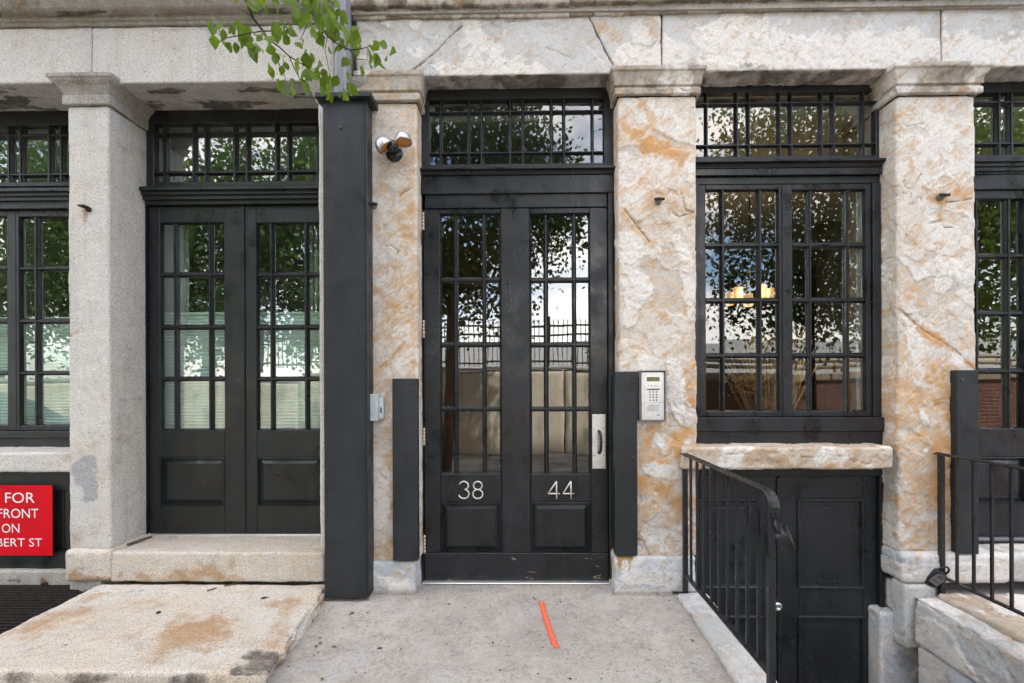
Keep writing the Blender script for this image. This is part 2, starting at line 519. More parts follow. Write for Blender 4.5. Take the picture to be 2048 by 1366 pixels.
def mat_brick(name, a=(.22, .075, .045), b=(.13, .05, .035), mortar=(.30, .27, .24), sc=1.0, plane='xz'):
    s = NT(name)
    k = s.n.new('ShaderNodeTexBrick')
    rot = (R(90), 0, 0) if plane == 'xz' else (R(90), 0, R(90))
    mp = s.n.new('ShaderNodeMapping'); mp.vector_type = 'POINT'
    cx = s.n.new('ShaderNodeSeparateXYZ'); s.L(s.pos, cx.inputs[0])
    cb = s.n.new('ShaderNodeCombineXYZ')
    s.L(cx.outputs['X' if plane == 'xz' else 'Y'], cb.inputs[0]); s.L(cx.outputs['Z'], cb.inputs[1])
    s.L(cb.outputs[0], k.inputs['Vector'])
    k.inputs['Scale'].default_value = sc
    k.inputs['Brick Width'].default_value = .21; k.inputs['Row Height'].default_value = .075
    k.inputs['Mortar Size'].default_value = .006
    s.put(k.inputs['Color1'], a); s.put(k.inputs['Color2'], b); s.put(k.inputs['Mortar'], mortar)
    c = s.mix(s.ramp(s.noise(1.3, 5), .4, .7, 0, .55), k.outputs['Color'], (.10, .07, .055))
    return s.pbr(c, .85, s.bump(k.outputs['Fac'], -.6, .006), spec=.2)

M = {}
M['marble'] = mat_marble('weathered marble')
M['marble_frieze'] = mat_marble('pale marble frieze', white=(.555, .55, .535), tan=(.485, .435, .355), grey=(.43, .425, .415), tan_amt=.45)
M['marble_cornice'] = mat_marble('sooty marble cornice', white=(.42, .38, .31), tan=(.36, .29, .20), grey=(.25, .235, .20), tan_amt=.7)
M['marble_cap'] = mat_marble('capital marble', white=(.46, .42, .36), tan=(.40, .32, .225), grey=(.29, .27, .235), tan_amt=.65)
M['marble_sill'] = mat_marble('tan sill marble', white=(.56, .49, .40), tan=(.47, .35, .23), grey=(.36, .33, .29), tan_amt=.8, rust=(.40, .22, .09))
M['marble_blue'] = mat_marble('blue grey marble', white=(.60, .63, .65), tan=(.54, .52, .47), grey=(.30, .345, .385), rust=(.46, .25, .04), tan_amt=.3, bumpk=.6)
M['granite'] = mat_granite('pale granite')
M['granite_cornice'] = mat_granite('dark granite cornice', base=(.33, .30, .255), warm=(.27, .235, .185), warm_amt=.6, speck=.5)  # darker and browner than the granite below
M['granite_cap'] = mat_granite('granite capital', base=(.40, .375, .335), warm=(.37, .32, .26), warm_amt=.5, speck=.6)
M['granite_warm'] = mat_granite('warm worn granite', base=(.60, .55, .47), warm=(.60, .49, .35), warm_amt=.7, rust=(.40, .22, .085), speck=.6)
M['concrete'] = mat_concrete('pavement concrete', (.45, .415, .36))
M['kerb'] = mat_marble('kerb marble', white=(.55, .56, .55), tan=(.47, .44, .38), grey=(.32, .345, .365), tan_amt=.45)
M['paint'] = mat_paint('black door paint', (.0085, .0095, .011), .36)
M['paint_chip'] = mat_paint('chipped black paint', (.0095, .0105, .012), .42, .3, (60, 60, 3), True)
M['paint_post'] = mat_paint('black post paint', (.0105, .013, .015), .5, .12)
M['paint_frame'] = mat_paint('black frame paint', (.008, .0095, .011), .45, .12)
M['paint_left'] = mat_paint('black green door paint', (.009, .0105, .011), .40, .10)
M['paint_worn'] = mat_paint('scuffed black paint', (.014, .0155, .0175), .36, .42)
M['grate'] = mat_plain('grate iron', (.014, .010, .008), .8, 0, .3, .5, 30, .6)
M['inner_white'] = mat_plain('white inner paint', (.62, .62, .57), .6)
M['glass'] = mat_glass('window glass')
M['glass_door'] = mat_glass('dark door glass', .215, (.72, .64, .53))
M['glass_left'] = mat_glass('greenish glass', .185, (.84, .95, .90))
M['clear'] = mat_clear('glass back')
M['iron'] = mat_paint('black iron', (.010, .0115, .0135), .34, .30)
M['rust'] = mat_plain('rusty iron', (.045, .022, .015), .85, 0, .3, .5, 60, .6)
M['steel'] = mat_plain('brushed steel', (.72, .72, .70), .34, .75, .5, .08, 25, .08)
M['chrome'] = mat_plain('chrome', (.75, .75, .75), .12, 1.0)
M['alu'] = mat_plain('galvanised lilac pipe', (.19, .185, .205), .42, .35, .5, .12, 4, .1)
M['nickel'] = mat_plain('pale numeral metal', (.66, .65, .61), .45, .35)
M['hinge'] = mat_plain('worn hinge', (.52, .45, .38), .5, .4, .5, .45, 120)
M['greybox'] = mat_plain('pale grey plastic', (.42, .47, .47), .5)
M['red'] = mat_plain('red sign enamel', (.62, .002, .012), .38, 0, .18, .14, 3, .05)
M['white'] = mat_plain('white lettering', (.80, .78, .76), .5, 0, .5, .03)
M['amber'] = mat_plain('amber lens', (.55, .23, .03), .35, 0, .6, .2, 90, .4)
M['lampsilver'] = mat_plain('silver lamp shell', (.45, .45, .44), .36, .7, .5, .15, 50)
M['lampblack'] = mat_plain('glossy black enamel', (.02, .022, .026), .18)
M['lcd'] = mat_plain('green display', (.12, .14, .035), .3)
M['dark'] = mat_plain('dark plastic', (.015, .015, .016), .45)
M['greylock'] = mat_plain('grey lock face', (.14, .14, .14), .4)
M['orange'] = mat_plain('orange spray paint', (.85, .13, .055), .7, 0, .3, .06, 40)
def mat_spray():
    s = NT('orange spray paint')
    r, g, b, a = s.attr()
    f = s.m('ADD', r, s.m('MULTIPLY', s.m('SUBTRACT', s.m('ADD', s.noise(150, 3, .7), s.noise(45, 3)), 1.0), .75))
    f = s.ramp(f, .30, 1.15, 0, .95)
    d = s.n.new('ShaderNodeBsdfDiffuse'); s.put(d.inputs['Color'], s.mix(s.noise(60, 3), (.88, .15, .07), (.74, .16, .09)))
    t = s.n.new('ShaderNodeBsdfTransparent')
    mx = s.n.new('ShaderNodeMixShader'); s.L(f, mx.inputs[0]); s.L(t.outputs[0], mx.inputs[1]); s.L(d.outputs[0], mx.inputs[2])
    s.L(mx.outputs[0], s.out.inputs['Surface'])
    return s.mat
M['spray'] = mat_spray()
M['bark'] = mat_plain('bark', (.085, .065, .05), .9, 0, .2, .4, 18, .8)
M['twig'] = mat_plain('twig bark', (.075, .055, .045), .85, 0, .2, .3, 40)
M['leaf'] = mat_leaf('branch leaves', (.075, .135, .008), (.14, .23, .014), (.25, .26, .02), .5)
M['leaf_dark'] = mat_leaf('street tree leaves', (.022, .045, .012), (.035, .07, .016), (.07, .09, .02), .30)
M['leaf_green'] = mat_leaf('far tree leaves', (.03, .075, .018), (.055, .13, .03), (.13, .19, .04), .42)
M['dryleaf'] = mat_plain('dry leaf', (.16, .07, .03), .8, 0, .2, .5, 80)
M['asphalt'] = mat_concrete('asphalt', (.065, .064, .063), .4)
M['wallconc'] = mat_granite('retaining wall concrete', base=(.62, .56, .43), warm=(.66, .55, .39), warm_amt=.8, speck=.25)
M['fence'] = mat_plain('dark brown fence iron', (.03, .022, .018), .5)
M['brick'] = mat_brick('street brick')
M['brickin'] = mat_brick('room brick', plane='yz')
M['coping'] = mat_plain('tan coping', (.34, .27, .19), .8)
M['pipe'] = mat_plain('tan guard rail', (.40, .32, .22), .6)
M['barrier'] = mat_plain('pale far barrier', (.52, .53, .54), .8)
M['earth'] = mat_plain('earth bank', (.12, .11, .06), .95, 0, .1, .4, 2)
M['roomwall'] = mat_plain('room plaster', (.40, .37, .33), .85)
M['roombrown'] = mat_plain('hall plaster', (.13, .10, .072), .8)
M['hall'] = mat_plain('hall plaster with warm light painted in', (.36, .25, .15), .8)  # lighter, warmer plaster colour stands in for warm light inside the hall
M['ceil'] = mat_plain('ceiling', (.50, .50, .44), .85)
M['floorwood'] = mat_plain('floor boards', (.13, .075, .04), .5)
M['blind'] = mat_plain('pale pleated fabric', (.78, .84, .80), .85, 0, .2, .05, 4)
M['curtain'] = mat_plain('pale curtain fabric', (.58, .57, .53), .9, 0, .2, .08, 6)
M['shade'] = mat_emit('lit amber lamp shade', (1.0, .50, .17), .17)
M['bulb'] = mat_emit('lit bulb', (1.0, .68, .36), 1.0)
M['straw'] = mat_plain('dried straw', (.72, .52, .24), .85, 0, .2, .3, 50)
M['hydr'] = mat_plain('dried flower', (.62, .36, .13), .9, 0, .2, .4, 60)
M['carpaint'] = mat_plain('silver blue car paint', (.32, .37, .40), .25, .4)
M['carglass'] = mat_plain('car window', (.03, .04, .045), .08)
M['tyre'] = mat_plain('tyre rubber', (.02, .02, .02), .8)
M['wood'] = mat_plain('grey weathered stick', (.14, .115, .09), .9, 0, .2, .3, 30, .5)
M['column'] = mat_plain('painted column', (.20, .18, .15), .7)

# ------------------------------------------------------------------ stone generators
def _vnorm(V, Q):
    a, b, c, d = (V[Q[:, k]] for k in range(4))
    n = np.cross(c - a, d - b)
    N = np.zeros_like(V)
    for k in range(4): np.add.at(N, Q[:, k], n)
    return N / (np.linalg.norm(N, axis=1)[:, None] + 1e-12)

def stonebox(name, b, res, r, fn, mat, parent=None, skip=('back',), warp=None):
    x0, x1, y0, y1, z0, z1 = b
    lo, hi = np.array([x0, y0, z0]), np.array([x1, y1, z1])
    cnt = [max(2, int(math.ceil((hi[k] - lo[k]) / res))) for k in range(3)]
    ax = [np.linspace(lo[k], hi[k], cnt[k] + 1) for k in range(3)]
    Vs, Qs, base = [], [], 0
    faces = {'left': (0, 0), 'right': (0, 1), 'front': (1, 0), 'back': (1, 1), 'bottom': (2, 0), 'top': (2, 1)}
    for fnm, (k, s) in faces.items():
        if fnm in skip: continue
        i, j = [q for q in range(3) if q != k]
        A, B = np.meshgrid(ax[i], ax[j], indexing='ij')
        V = np.zeros((A.size, 3)); V[:, i] = A.ravel(); V[:, j] = B.ravel(); V[:, k] = hi[k] if s else lo[k]
        ni, nj = A.shape
        id0 = (np.arange(ni - 1)[:, None] * nj + np.arange(nj - 1)[None]).ravel()
        q = np.stack([id0, id0 + nj, id0 + nj + 1, id0 + 1], 1)
        if (s == 1) != (k != 1): q = q[:, ::-1]
        Vs.append(V); Qs.append(q + base); base += len(V)
    V, Q = np.concatenate(Vs), np.concatenate(Qs)
    key = np.round((V - lo) / (hi - lo + 1e-9) * np.array(cnt) * 2).astype(np.int64)
    kk = (key[:, 0] * 200003 + key[:, 1]) * 200003 + key[:, 2]
    _, first, inv = np.unique(kk, return_index=True, return_inverse=True)
    V, Q = V[first], inv.ravel()[Q]
    rr = min(r, (hi - lo).min() * .45)
    if 'back' in skip: hi2 = hi - np.array([rr, 0, rr])
    else: hi2 = hi - rr
    c = np.clip(V, lo + rr, hi2)
    n = V - c
    n /= np.linalg.norm(n, axis=1)[:, None] + 1e-9
    V = c + n * rr
    h, at = fn(V, n)
    V = V + n * h[:, None]
    if warp is not None: V = warp(V)
    return mesh_obj(name, V, Q, mat, parent, smooth=True, attr=at)

def _resample(prof, res):
    out = []
    for (a, b), (c, d) in zip(prof[:-1], prof[1:]):
        k = max(1, int(math.ceil(math.hypot(c - a, d - b) / res)))
        out += [(a + (c - a) * t / k, b + (d - b) * t / k) for t in range(k)]
    return out + [prof[-1]]

def _grid_obj(name, V, m, n, fn, mat, parent, flip=False):
    id0 = (np.arange(m - 1)[:, None] * n + np.arange(n - 1)[None]).ravel()
    Q = np.stack([id0, id0 + 1, id0 + n + 1, id0 + n], 1)
    if flip: Q = Q[:, ::-1]
    N = _vnorm(V, Q)
    h, at = fn(V, N)
    return mesh_obj(name, V + N * h[:, None], Q, mat, parent, smooth=True, attr=at)

def capital(name, x0, x1, y0, y1, prof, res, fn, mat, parent):
    """mouldings running round the front and both sides of a pillar; prof = (offset, z) from bottom to top"""
    pr = _resample(prof, res)
    ns, nf = max(3, int((y1 - y0) / res)), max(3, int((x1 - x0) / res))
    rows = []
    for off, z in pr:
        a, b, c = x0 - off, x1 + off, y0 - off
        row = [(a, y1 + (c - y1) * t / ns, z) for t in range(ns)] + [(a + (b - a) * t / nf, c, z) for t in range(nf)] + \
              [(b, c + (y1 - c) * t / ns, z) for t in range(ns + 1)]
        rows.append(row)
    V = np.array(rows).reshape(-1, 3)
    return _grid_obj(name, V, len(pr), 2 * ns + nf + 1, fn, mat, parent)

def moulding(name, x0, x1, prof, res, fn, mat, parent):
    """straight stone moulding; prof = (y, z) from bottom to top"""
    pr = _resample(prof, res)
    nx = max(3, int((x1 - x0) / res))
    V = np.array([[(x0 + (x1 - x0) * t / nx, y, z) for t in range(nx + 1)] for y, z in pr]).reshape(-1, 3)
    return _grid_obj(name, V, len(pr), nx + 1, fn, mat, parent)

def A4(n, r=0, g=0, b=0, a=0):
    o = np.zeros((n, 4)); o[:, 0] = r; o[:, 1] = g; o[:, 2] = b; o[:, 3] = a
    return np.clip(o, 0, 1.5)

def pxpts(pts, Y=0.0): return [P(x, y, Y) for x, y in pts]

def marble_fn(seed, rust=lambda z: z * 0, spall=lambda z: z * 0, marks=(), amp=1.0, grooves=(), darken=None, flake=1.0):
    def fn(p, n):
        q = p + .07 * np.stack([fbm(p * 4, 3, seed + 41), fbm(p * 4, 3, seed + 43), fbm(p * 4, 3, seed + 47)], 1)
        ca, sa = math.cos(R(35)), math.sin(R(35))
        qq = np.stack([q[:, 0] * ca - q[:, 2] * sa, q[:, 1], q[:, 0] * sa + q[:, 2] * ca], 1)
        a = fbm(qq * np.array([3.0, 3.0, 5.2]), 4, seed, .42)
        b = fbm(qq * np.array([4.4, 4.4, 7.2]), 4, seed + 9, .42)
        z = p[:, 2]
        sp = spall(z)
        m1 = sstep(.0, .03, a + sp)
        m2 = sstep(.16, .19, b + sp * .8)
        m3 = sstep(.40, .43, fbm(qq * np.array([9, 9, 14.]), 3, seed + 5) + sp * .5)
        h = amp * (-.0048 * m1 - .0042 * m2 * flake - .0035 * m3 * flake + .0022 * fbm(p * 7, 4, seed + 2) + .0012 * fbm(p * 26, 3, seed + 3))
        rs = rust(z) + .35 * m1 * sp.clip(0, 1) + .25 * fbm(qq * np.array([2.2, 2.2, 7]), 3, seed + 21)
        fr = np.clip((1 - m1) * sstep(-.1, .2, fbm(p * 2.5, 3, seed + 31)) * (sp > -.6), 0, 1) * .9 - rs * .25
        gv = m1 * sstep(.02, .25, fbm(p * 3.1, 3, seed + 61)) * .8
        so = np.zeros(len(p))
        for kind, pts, w, amt in marks:
            d = seg_dist(p[:, 0], p[:, 2], pts) + (1.0 if kind == 'rust' else .5) * w * fbm(p * 9, 4, seed + 71, .65)
            k = sstep(w * 1.5, 0, d) * amt
            if kind != 'rust': k = sstep(w, w * .8, d) * amt
            if kind == 'rust': rs = rs + k * .75; fr = fr - k
            elif kind == 'white': fr = fr + k; rs = rs - k; h = h + amp * .006 * sstep(w, w * .88, d)
            elif kind == 'grey': gv = gv + k * .62; rs = rs - k; h = h - amp * .006 * sstep(w, w * .88, d)
            elif kind == 'soot_dark': so = so + k
        for pts, w, dep in grooves:
            d = seg_dist(p[:, 0], p[:, 2], pts) + .4 * w * fbm(p * 20, 2, seed + 77)
            k = sstep(w, w * .2, d)
            h = h - dep * k; so = so + .75 * k
        if darken is not None: so = so + darken(p, n)
        return h, A4(len(p), rs, fr, so, gv)
    return fn

def granite_fn(seed, amp=1.0, marks=(), darken=None, rust=0.0):
    def fn(p, n):
        h = amp * (.0035 * fbm(p * 6, 3, seed) + .0016 * fbm(p * 30, 3, seed + 2))
        rs = np.full(len(p), rust); so = np.zeros(len(p)); gv = np.zeros(len(p))
        for kind, pts, w, amt in marks:
            d = seg_dist(p[:, 0], p[:, 2], pts) + .4 * w * fbm(p * 12, 3, seed + 71)
            k = sstep(w, w * .2, d) * amt
            if kind == 'rust': rs = rs + k
            elif kind == 'soot_dark': so = so + k
            else: gv = gv + k
        if darken is not None: so = so + darken(p, n)
        return h, A4(len(p), rs, 0, so, gv)
    return fn

under = lambda amt, seed: (lambda p, n: amt * sstep(-.35, -.8, n[:, 2]) * sstep(-.15, .35, fbm(p * 5, 4, seed)))

# ================================================================== SETTING: ground
SL = 0.04                                       # the pavement falls gently to the street
def pz(y): return SL * min(0.0, y)
# stairwell plan
SX0, SX1, SY0, SY1 = 1.06, 2.30, -1.55, 0.45
PAVF = -3.6
m = MB()
def pave(x0, x1, y0, y1, nx=2, ny=2):
    V = [(x0 + (x1 - x0) * i / nx, y0 + (y1 - y0) * j / ny, pz(y0 + (y1 - y0) * j / ny)) for i in range(nx + 1) for j in range(ny + 1)]
    m.add(V, [(i * (ny + 1) + j, (i + 1) * (ny + 1) + j, (i + 1) * (ny + 1) + j + 1, i * (ny + 1) + j + 1) for i in range(nx) for j in range(ny)])
pave(-30, SX0, PAVF, 0.0); pave(-30, SX0, 0.0, 0.45); pave(SX1, 30, PAVF, 0.0); pave(SX1, 30, 0.0, 0.45); pave(SX0, SX1, PAVF, SY0)
pavement = tag(m.build('pavement', M['concrete']), kind='structure')
m = MB()
m.box(-30, 30, PAVF - .16, PAVF - .002, -.6, pz(PAVF) + .003, .015)
tag(m.build('kerb', M['kerb']), kind='structure')
tag(MB().box(-60, 60, -7.6, PAVF - .16, -.75, -.37).build('road', M['asphalt']), kind='structure')
tag(MB().add([(-400, -400, -1.8), (400, -400, -1.8), (400, 400, -1.8), (-400, 400, -1.8)], [(0, 1, 2, 3)]).build('ground', M['earth']), kind='structure')
tag(MB().box(SX0, SX1, SY0, SY1, -1.25, -1.13).box(SX0 - .02, SX1, SY0 - .28, SY0, -1.25, -.80).build('stairwell_floor', M['concrete']), kind='structure')
tag(MB().box(SX0 - .3, SX0, SY0 - .3, SY1, -1.7, -.12).box(SX0, SX1, SY0 - .3, SY0 - .01, -1.7, -.075).build('stairwell_wall', M['concrete']), kind='structure')
# earth bank behind the street wall
m = MB()
m.add([(-60, -8.0, 1.15), (60, -8.0, 1.15), (60, -40, 1.6), (-60, -40, 1.6)], [(0, 3, 2, 1)])
tag(m.build('terrain_bank', M['earth']), kind='structure')
# orange spray mark on the pavement
pts = [G(1081, 1199), G(1087, 1218), G(1093, 1237), G(1101, 1259), G(1108, 1277), G(1115, 1290)]
V, Fc, SA = [], [], []
nseg = 40
for i in range(nseg + 1):
    t = i / nseg * (len(pts) - 1); k = min(int(t), len(pts) - 2); f = t - k
    x = pts[k][0] * (1 - f) + pts[k + 1][0] * f; y = pts[k][1] * (1 - f) + pts[k + 1][1] * f
    w = .029
    e_ = 1.0 if 1 < i < nseg - 1 else 0.0
    for j in range(7):
        u = (j - 3) / 3
        V.append((x + w * u, y, pz(y) + .004)); SA.append((1.15 * max(0.0, 1 - abs(u) ** 1.3) * e_, 0, 0, 0))
    if i: Fc += [(7 * i - 7 + j, 7 * i - 6 + j, 7 * i + 1 + j, 7 * i + j) for j in range(6)]
sm = mesh_obj('spray_mark', V, Fc, M['spray'], pavement, attr=SA)
mm = MB()
for k in range(170):                             # overspray specks beside the stroke
    t = random.random() * (len(pts) - 1); q = min(int(t), len(pts) - 2); f = t - q
    x = pts[q][0] * (1 - f) + pts[q + 1][0] * f + random.gauss(0, .017); y = pts[q][1] * (1 - f) + pts[q + 1][1] * f + random.gauss(0, .008)
    e = random.uniform(.0012, .0032)
    mm.add([(x - e, y, pz(y) + .0035), (x, y - e, pz(y) + .0035), (x + e, y, pz(y) + .0035), (x, y + e, pz(y) + .0035)], [(0, 1, 2, 3)])
tag(mm.build('spray_specks', M['orange'], pavement), kind='stuff')

# ================================================================== MARBLE BUILDING
MBLD = tag(empty('marble_building', (1.2, 0.2, 0)), 'weathered white and rust stained marble shopfront around the door numbered 38 and 44', 'building')
Z0 = 0.0
# --- pillars
zc = lambda py, Y=0.0: P(1024, py, Y)[1]
def spread(z, lo, hi, w=.15): return sstep(lo - w, lo + w, z) * sstep(hi + w, hi - w, z)

p2x0, p2x1 = RX(727, 600), RX(835, 600)
p2z1, p2z0 = RZ(790, 205), RZ(790, 1124)
p2marks = [('rust', pxpts([(815, 680), (780, 720), (752, 745)]), .014, .5), ('rust', pxpts([(806, 460)]*2), .03, .6), ('rust', pxpts([(764, 458)]*2), .05, .5),
           ('grey', pxpts([(809, 617)]*2), .018, .9), ('grey', pxpts([(808, 578)]*2), .016, .9), ('grey', pxpts([(768, 457)]*2), .02, .8),
           ('rust', pxpts([(822, 240), (825, 420), (822, 520)]), .03, .35), ('rust', pxpts([(826, 560), (828, 750)]), .028, .4), ('rust', pxpts([(752, 580), (790, 610), (800, 640)]), .04, .4),
           ('rust', pxpts([(775, 760), (776, 1115)]), .02, .5), ('white', pxpts([(760, 950), (760, 1040)]), .06, .8)]
P2 = stonebox('pillar', (p2x0, p2x1, 0.0, .5, p2z0, p2z1), .0075, .014,
              marble_fn(3, rust=lambda z: .20 + .08 * np.sin(z * 5), spall=lambda z: z * 0 - .30, marks=p2marks, amp=.55,
                        grooves=[(pxpts([(767, 493), (780, 490), (797, 502), (793, 510)]), .005, .006), (pxpts([(797, 395), (806, 384), (820, 379)]), .005, .006), (pxpts([(760, 735), (820, 678)]), .004, .003)]),
              M['marble'], MBLD, ('back', 'top', 'bottom'))
p3x0, p3x1 = RX(1237, 500), RX(1394, 560)
p3z1, p3z0 = RZ(1316, 192), RZ(1316, 1114)
p3marks = [('rust', pxpts([(1246, 248), (1282, 284), (1322, 300), (1362, 310)]), .035, 1.0), ('rust', pxpts([(1300, 292), (1340, 298)]), .05, .8), ('rust', pxpts([(1290, 215), (1304, 248)]), .028, .7),
           ('rust', pxpts([(1310, 400)]*2), .06, .35), ('grey', pxpts([(1262, 310), (1265, 355)]), .055, .9), ('rust', pxpts([(1248, 425), (1262, 445), (1300, 485)]), .03, .7),
           ('white', pxpts([(1252, 480), (1262, 530), (1285, 575), (1280, 600)]), .055, .9), ('white', pxpts([(1255, 570), (1262, 640)]), .045, 1.0), ('grey', pxpts([(1285, 545), (1330, 560), (1340, 500), (1350, 610)]), .055, .95),
           ('white', pxpts([(1352, 480), (1372, 520), (1380, 600)]), .035, .9), ('rust', pxpts([(1300, 520), (1345, 590), (1392, 660)]), .014, .8), ('rust', pxpts([(1290, 610), (1340, 640)]), .022, .7),
           ('white', pxpts([(1350, 730), (1350, 800), (1375, 838)]), .05, .95), ('white', pxpts([(1300, 735)]*2), .06, .5), ('white', pxpts([(1315, 880), (1330, 900)]), .03, .8), ('white', pxpts([(1295, 940), (1355, 950)]), .045, .7),
           ('rust', pxpts([(1385, 730), (1380, 860), (1350, 890)]), .045, .8), ('rust', pxpts([(1300, 870), (1290, 920), (1360, 905)]), .05, .7), ('rust', pxpts([(1285, 960), (1330, 985), (1385, 1010)]), .055, .8),
           ('rust', pxpts([(1225, 560), (1230, 700)]), .03, .4), ('grey', pxpts([(1310, 1060), (1350, 1090)]), .07, .6)]
P3 = stonebox('pillar', (p3x0, p3x1, 0.0, .5, p3z0, p3z1), .0065, .016,
              marble_fn(8, rust=lambda z: .10 + .30 * sstep(1.35, .75, z) + .18 * spread(z, 2.2, 2.75), spall=lambda z: -.10 + .20 * spread(z, .9, 2.2) - .35 * sstep(2.3, 2.6, z),
                        marks=p3marks, amp=.72, grooves=[(pxpts([(1250, 420), (1275, 452), (1300, 484)]), .006, .009), (pxpts([(1275, 1078), (1285, 1083), (1300, 1110)]), .006, .006),
                                                          (pxpts([(1362, 385), (1372, 420), (1388, 424)]), .005, .008), (pxpts([(1345, 425), (1360, 433), (1388, 424)]), .005, .008)]), M['marble'], MBLD, ('back', 'top', 'bottom'))
p4x0, p4x1 = RX(1796, 500), RX(1954, 500)
p4z1, p4z0 = RZ(1870, 190), RZ(1870, 1106)
p4marks = [('rust', pxpts([(1800, 618), (1850, 665), (1905, 700), (1950, 735)]), .020, 1.1), ('rust', pxpts([(1850, 665), (1905, 705)]), .04, .6), ('rust', pxpts([(1858, 392), (1890, 395)]), .045, .8), ('rust', pxpts([(1880, 400), (1882, 440)]), .025, .8),
           ('rust', pxpts([(1822, 320), (1825, 345)]), .025, .6), ('rust', pxpts([(1920, 390), (1945, 385)]), .03, .6), ('grey', pxpts([(1858, 535), (1870, 560)]), .035, 1.0), ('grey', pxpts([(1851, 574)]*2), .018, 1.0), ('grey', pxpts([(1920, 580), (1918, 600)]), .025, .7),
           ('grey', pxpts([(1890, 518)]*2), .02, .9), ('white', pxpts([(1815, 520), (1840, 545), (1900, 530), (1935, 560)]), .05, .8), ('white', pxpts([(1845, 830), (1852, 845)]), .02, 1.0), ('white', pxpts([(1852, 902)]*2), .018, 1.0),
           ('rust', pxpts([(1800, 800), (1860, 780), (1910, 830)]), .09, .6), ('rust', pxpts([(1880, 740), (1940, 800), (1900, 900), (1880, 1000)]), .09, .65), ('grey', pxpts([(1780, 930), (1780, 1090)]), .07, .6), ('rust', pxpts([(1770, 250), (1765, 400)]), .03, .7)]
P4 = stonebox('pillar', (p4x0, p4x1, 0.0, .5, p4z0, p4z1), .0065, .022,
              marble_fn(22, rust=lambda z: .06 + .46 * sstep(1.45, 1.1, z), spall=lambda z: -.16 + .22 * spread(z, 1.6, 2.1) - .2 * sstep(2.4, 2.7, z), marks=p4marks, amp=.72,
                        grooves=[(pxpts([(1817, 252), (1835, 249), (1850, 246)]), .005, .007), (pxpts([(1892, 404), (1915, 403), (1945, 396)]), .006, .006), (pxpts([(1800, 618), (1850, 662), (1915, 702), (1952, 742)]), .005, .006),
                                 (pxpts([(1808, 360), (1812, 376), (1826, 378), (1842, 348)]), .004, .006), (pxpts([(1860, 447), (1882, 440), (1888, 455), (1905, 455)]), .005, .008)]), M['marble'], MBLD, ('back', 'top', 'bottom'))
# capitals: lower band, cove and slab
def cap_prof(zb, zt, o=.085):
    H = zt - zb
    pr = [(.004, zb), (.022, zb + .006), (.022, zb + H * .26), (.012, zb + H * .30), (.014, zb + H * .33), (.026, zb + H * .36), (.026, zb + H * .40)]
    for k in range(1, 9):
        t = k / 8
        pr.append((.026 + (o * .82 - .026) * (1 - math.cos(t * math.pi / 2)), zb + H * (.40 + .42 * t)))
    pr += [(o * .95, zb + H * .84), (o, zb + H * .89), (o, zb + H)]
    return pr
for pil, x0, x1, zb, zt, o, sd_ in ((P2, p2x0, p2x1, RZ(790, 206), RZ(790, 149), .045, 31), (P3, p3x0, p3x1, RZ(1316, 193), RZ(1316, 140.5), .05, 37), (P4, p4x0, p4x1, RZ(1870, 191), RZ(1870, 135.5), .06, 43)):
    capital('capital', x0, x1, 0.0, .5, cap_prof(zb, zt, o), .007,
            marble_fn(sd_, rust=lambda z: z * 0 + .12, spall=lambda z: z * 0 - .3, amp=.75, darken=lambda p, n: .16 + .30 * sstep(-.1, .3, fbm(p * 9, 4, 5))), M['marble_cap'], pil)
# rusty bolts on pillars
for pil, bx, bz in ((P3, 1316, 402), (P4, 1880, 394), (P2, 748, 412)):
    x, z = P(bx, bz)
    mb = MB()
    mb.lathe([(0, -.03), (.017, -.028), (.021, -.016), (.019, .02)], (x, 0.0, z), (0, 1, 0), 14, 1)
    mb.box(x - .030, x + .030, -.040, -.026, z - .007, z + .007, .002, 0)
    mb.build('iron_bolt', [M['rust'], M['greylock']], pil)
# pillar bases in blue white marble
def base_block(pil, pxa, pxb, pya, pyb, seed, marks, fr=-.03, y1=.5, parent=None):
    x0, x1, z0, z1 = rect(pxa, pya, pxb, pyb, fr)
    return stonebox('base', (x0, x1, fr, y1, z0, z1), .007, .014,
                    marble_fn(seed, rust=lambda z: z * 0 - .12, spall=lambda z: z * 0 - .10, marks=marks, amp=.6), M['marble_blue'], pil)
b2 = pxpts([(775, 1142), (800, 1146), (820, 1140)], -.03)
base_block(P2, 726, 831, 1123, 1188, 51, [('white', pxpts([(750, 1165), (810, 1172)], -.03), .05, .9), ('rust', b2, .012, .8)])
base_block(P3, 1231, 1392, 1114, 1186, 57, [('white', pxpts([(1250, 1150), (1350, 1165)], -.03), .05, .5), ('rust', pxpts([(1239, 1116), (1239, 1152)], -.03), .016, 3.0), ('rust', pxpts([(1258, 1116), (1259, 1138)], -.03), .014, 2.4), ('rust', pxpts([(1236, 1117), (1262, 1117)], -.03), .014, 2.4)])
for px_ in ((726, 829, 1), (1230, 1345, 2)):   # dark mortar foot
    x0, x1, z0, z1 = rect(px_[0], 1180, px_[1], 1196, -.045)
    stonebox('base_foot', (x0, x1, -.042, .4, -.03, .030), .012, .008, granite_fn(5 + px_[2], 1.5, darken=lambda p, n: .12), M['concrete'], P2 if px_[2] == 1 else P3)

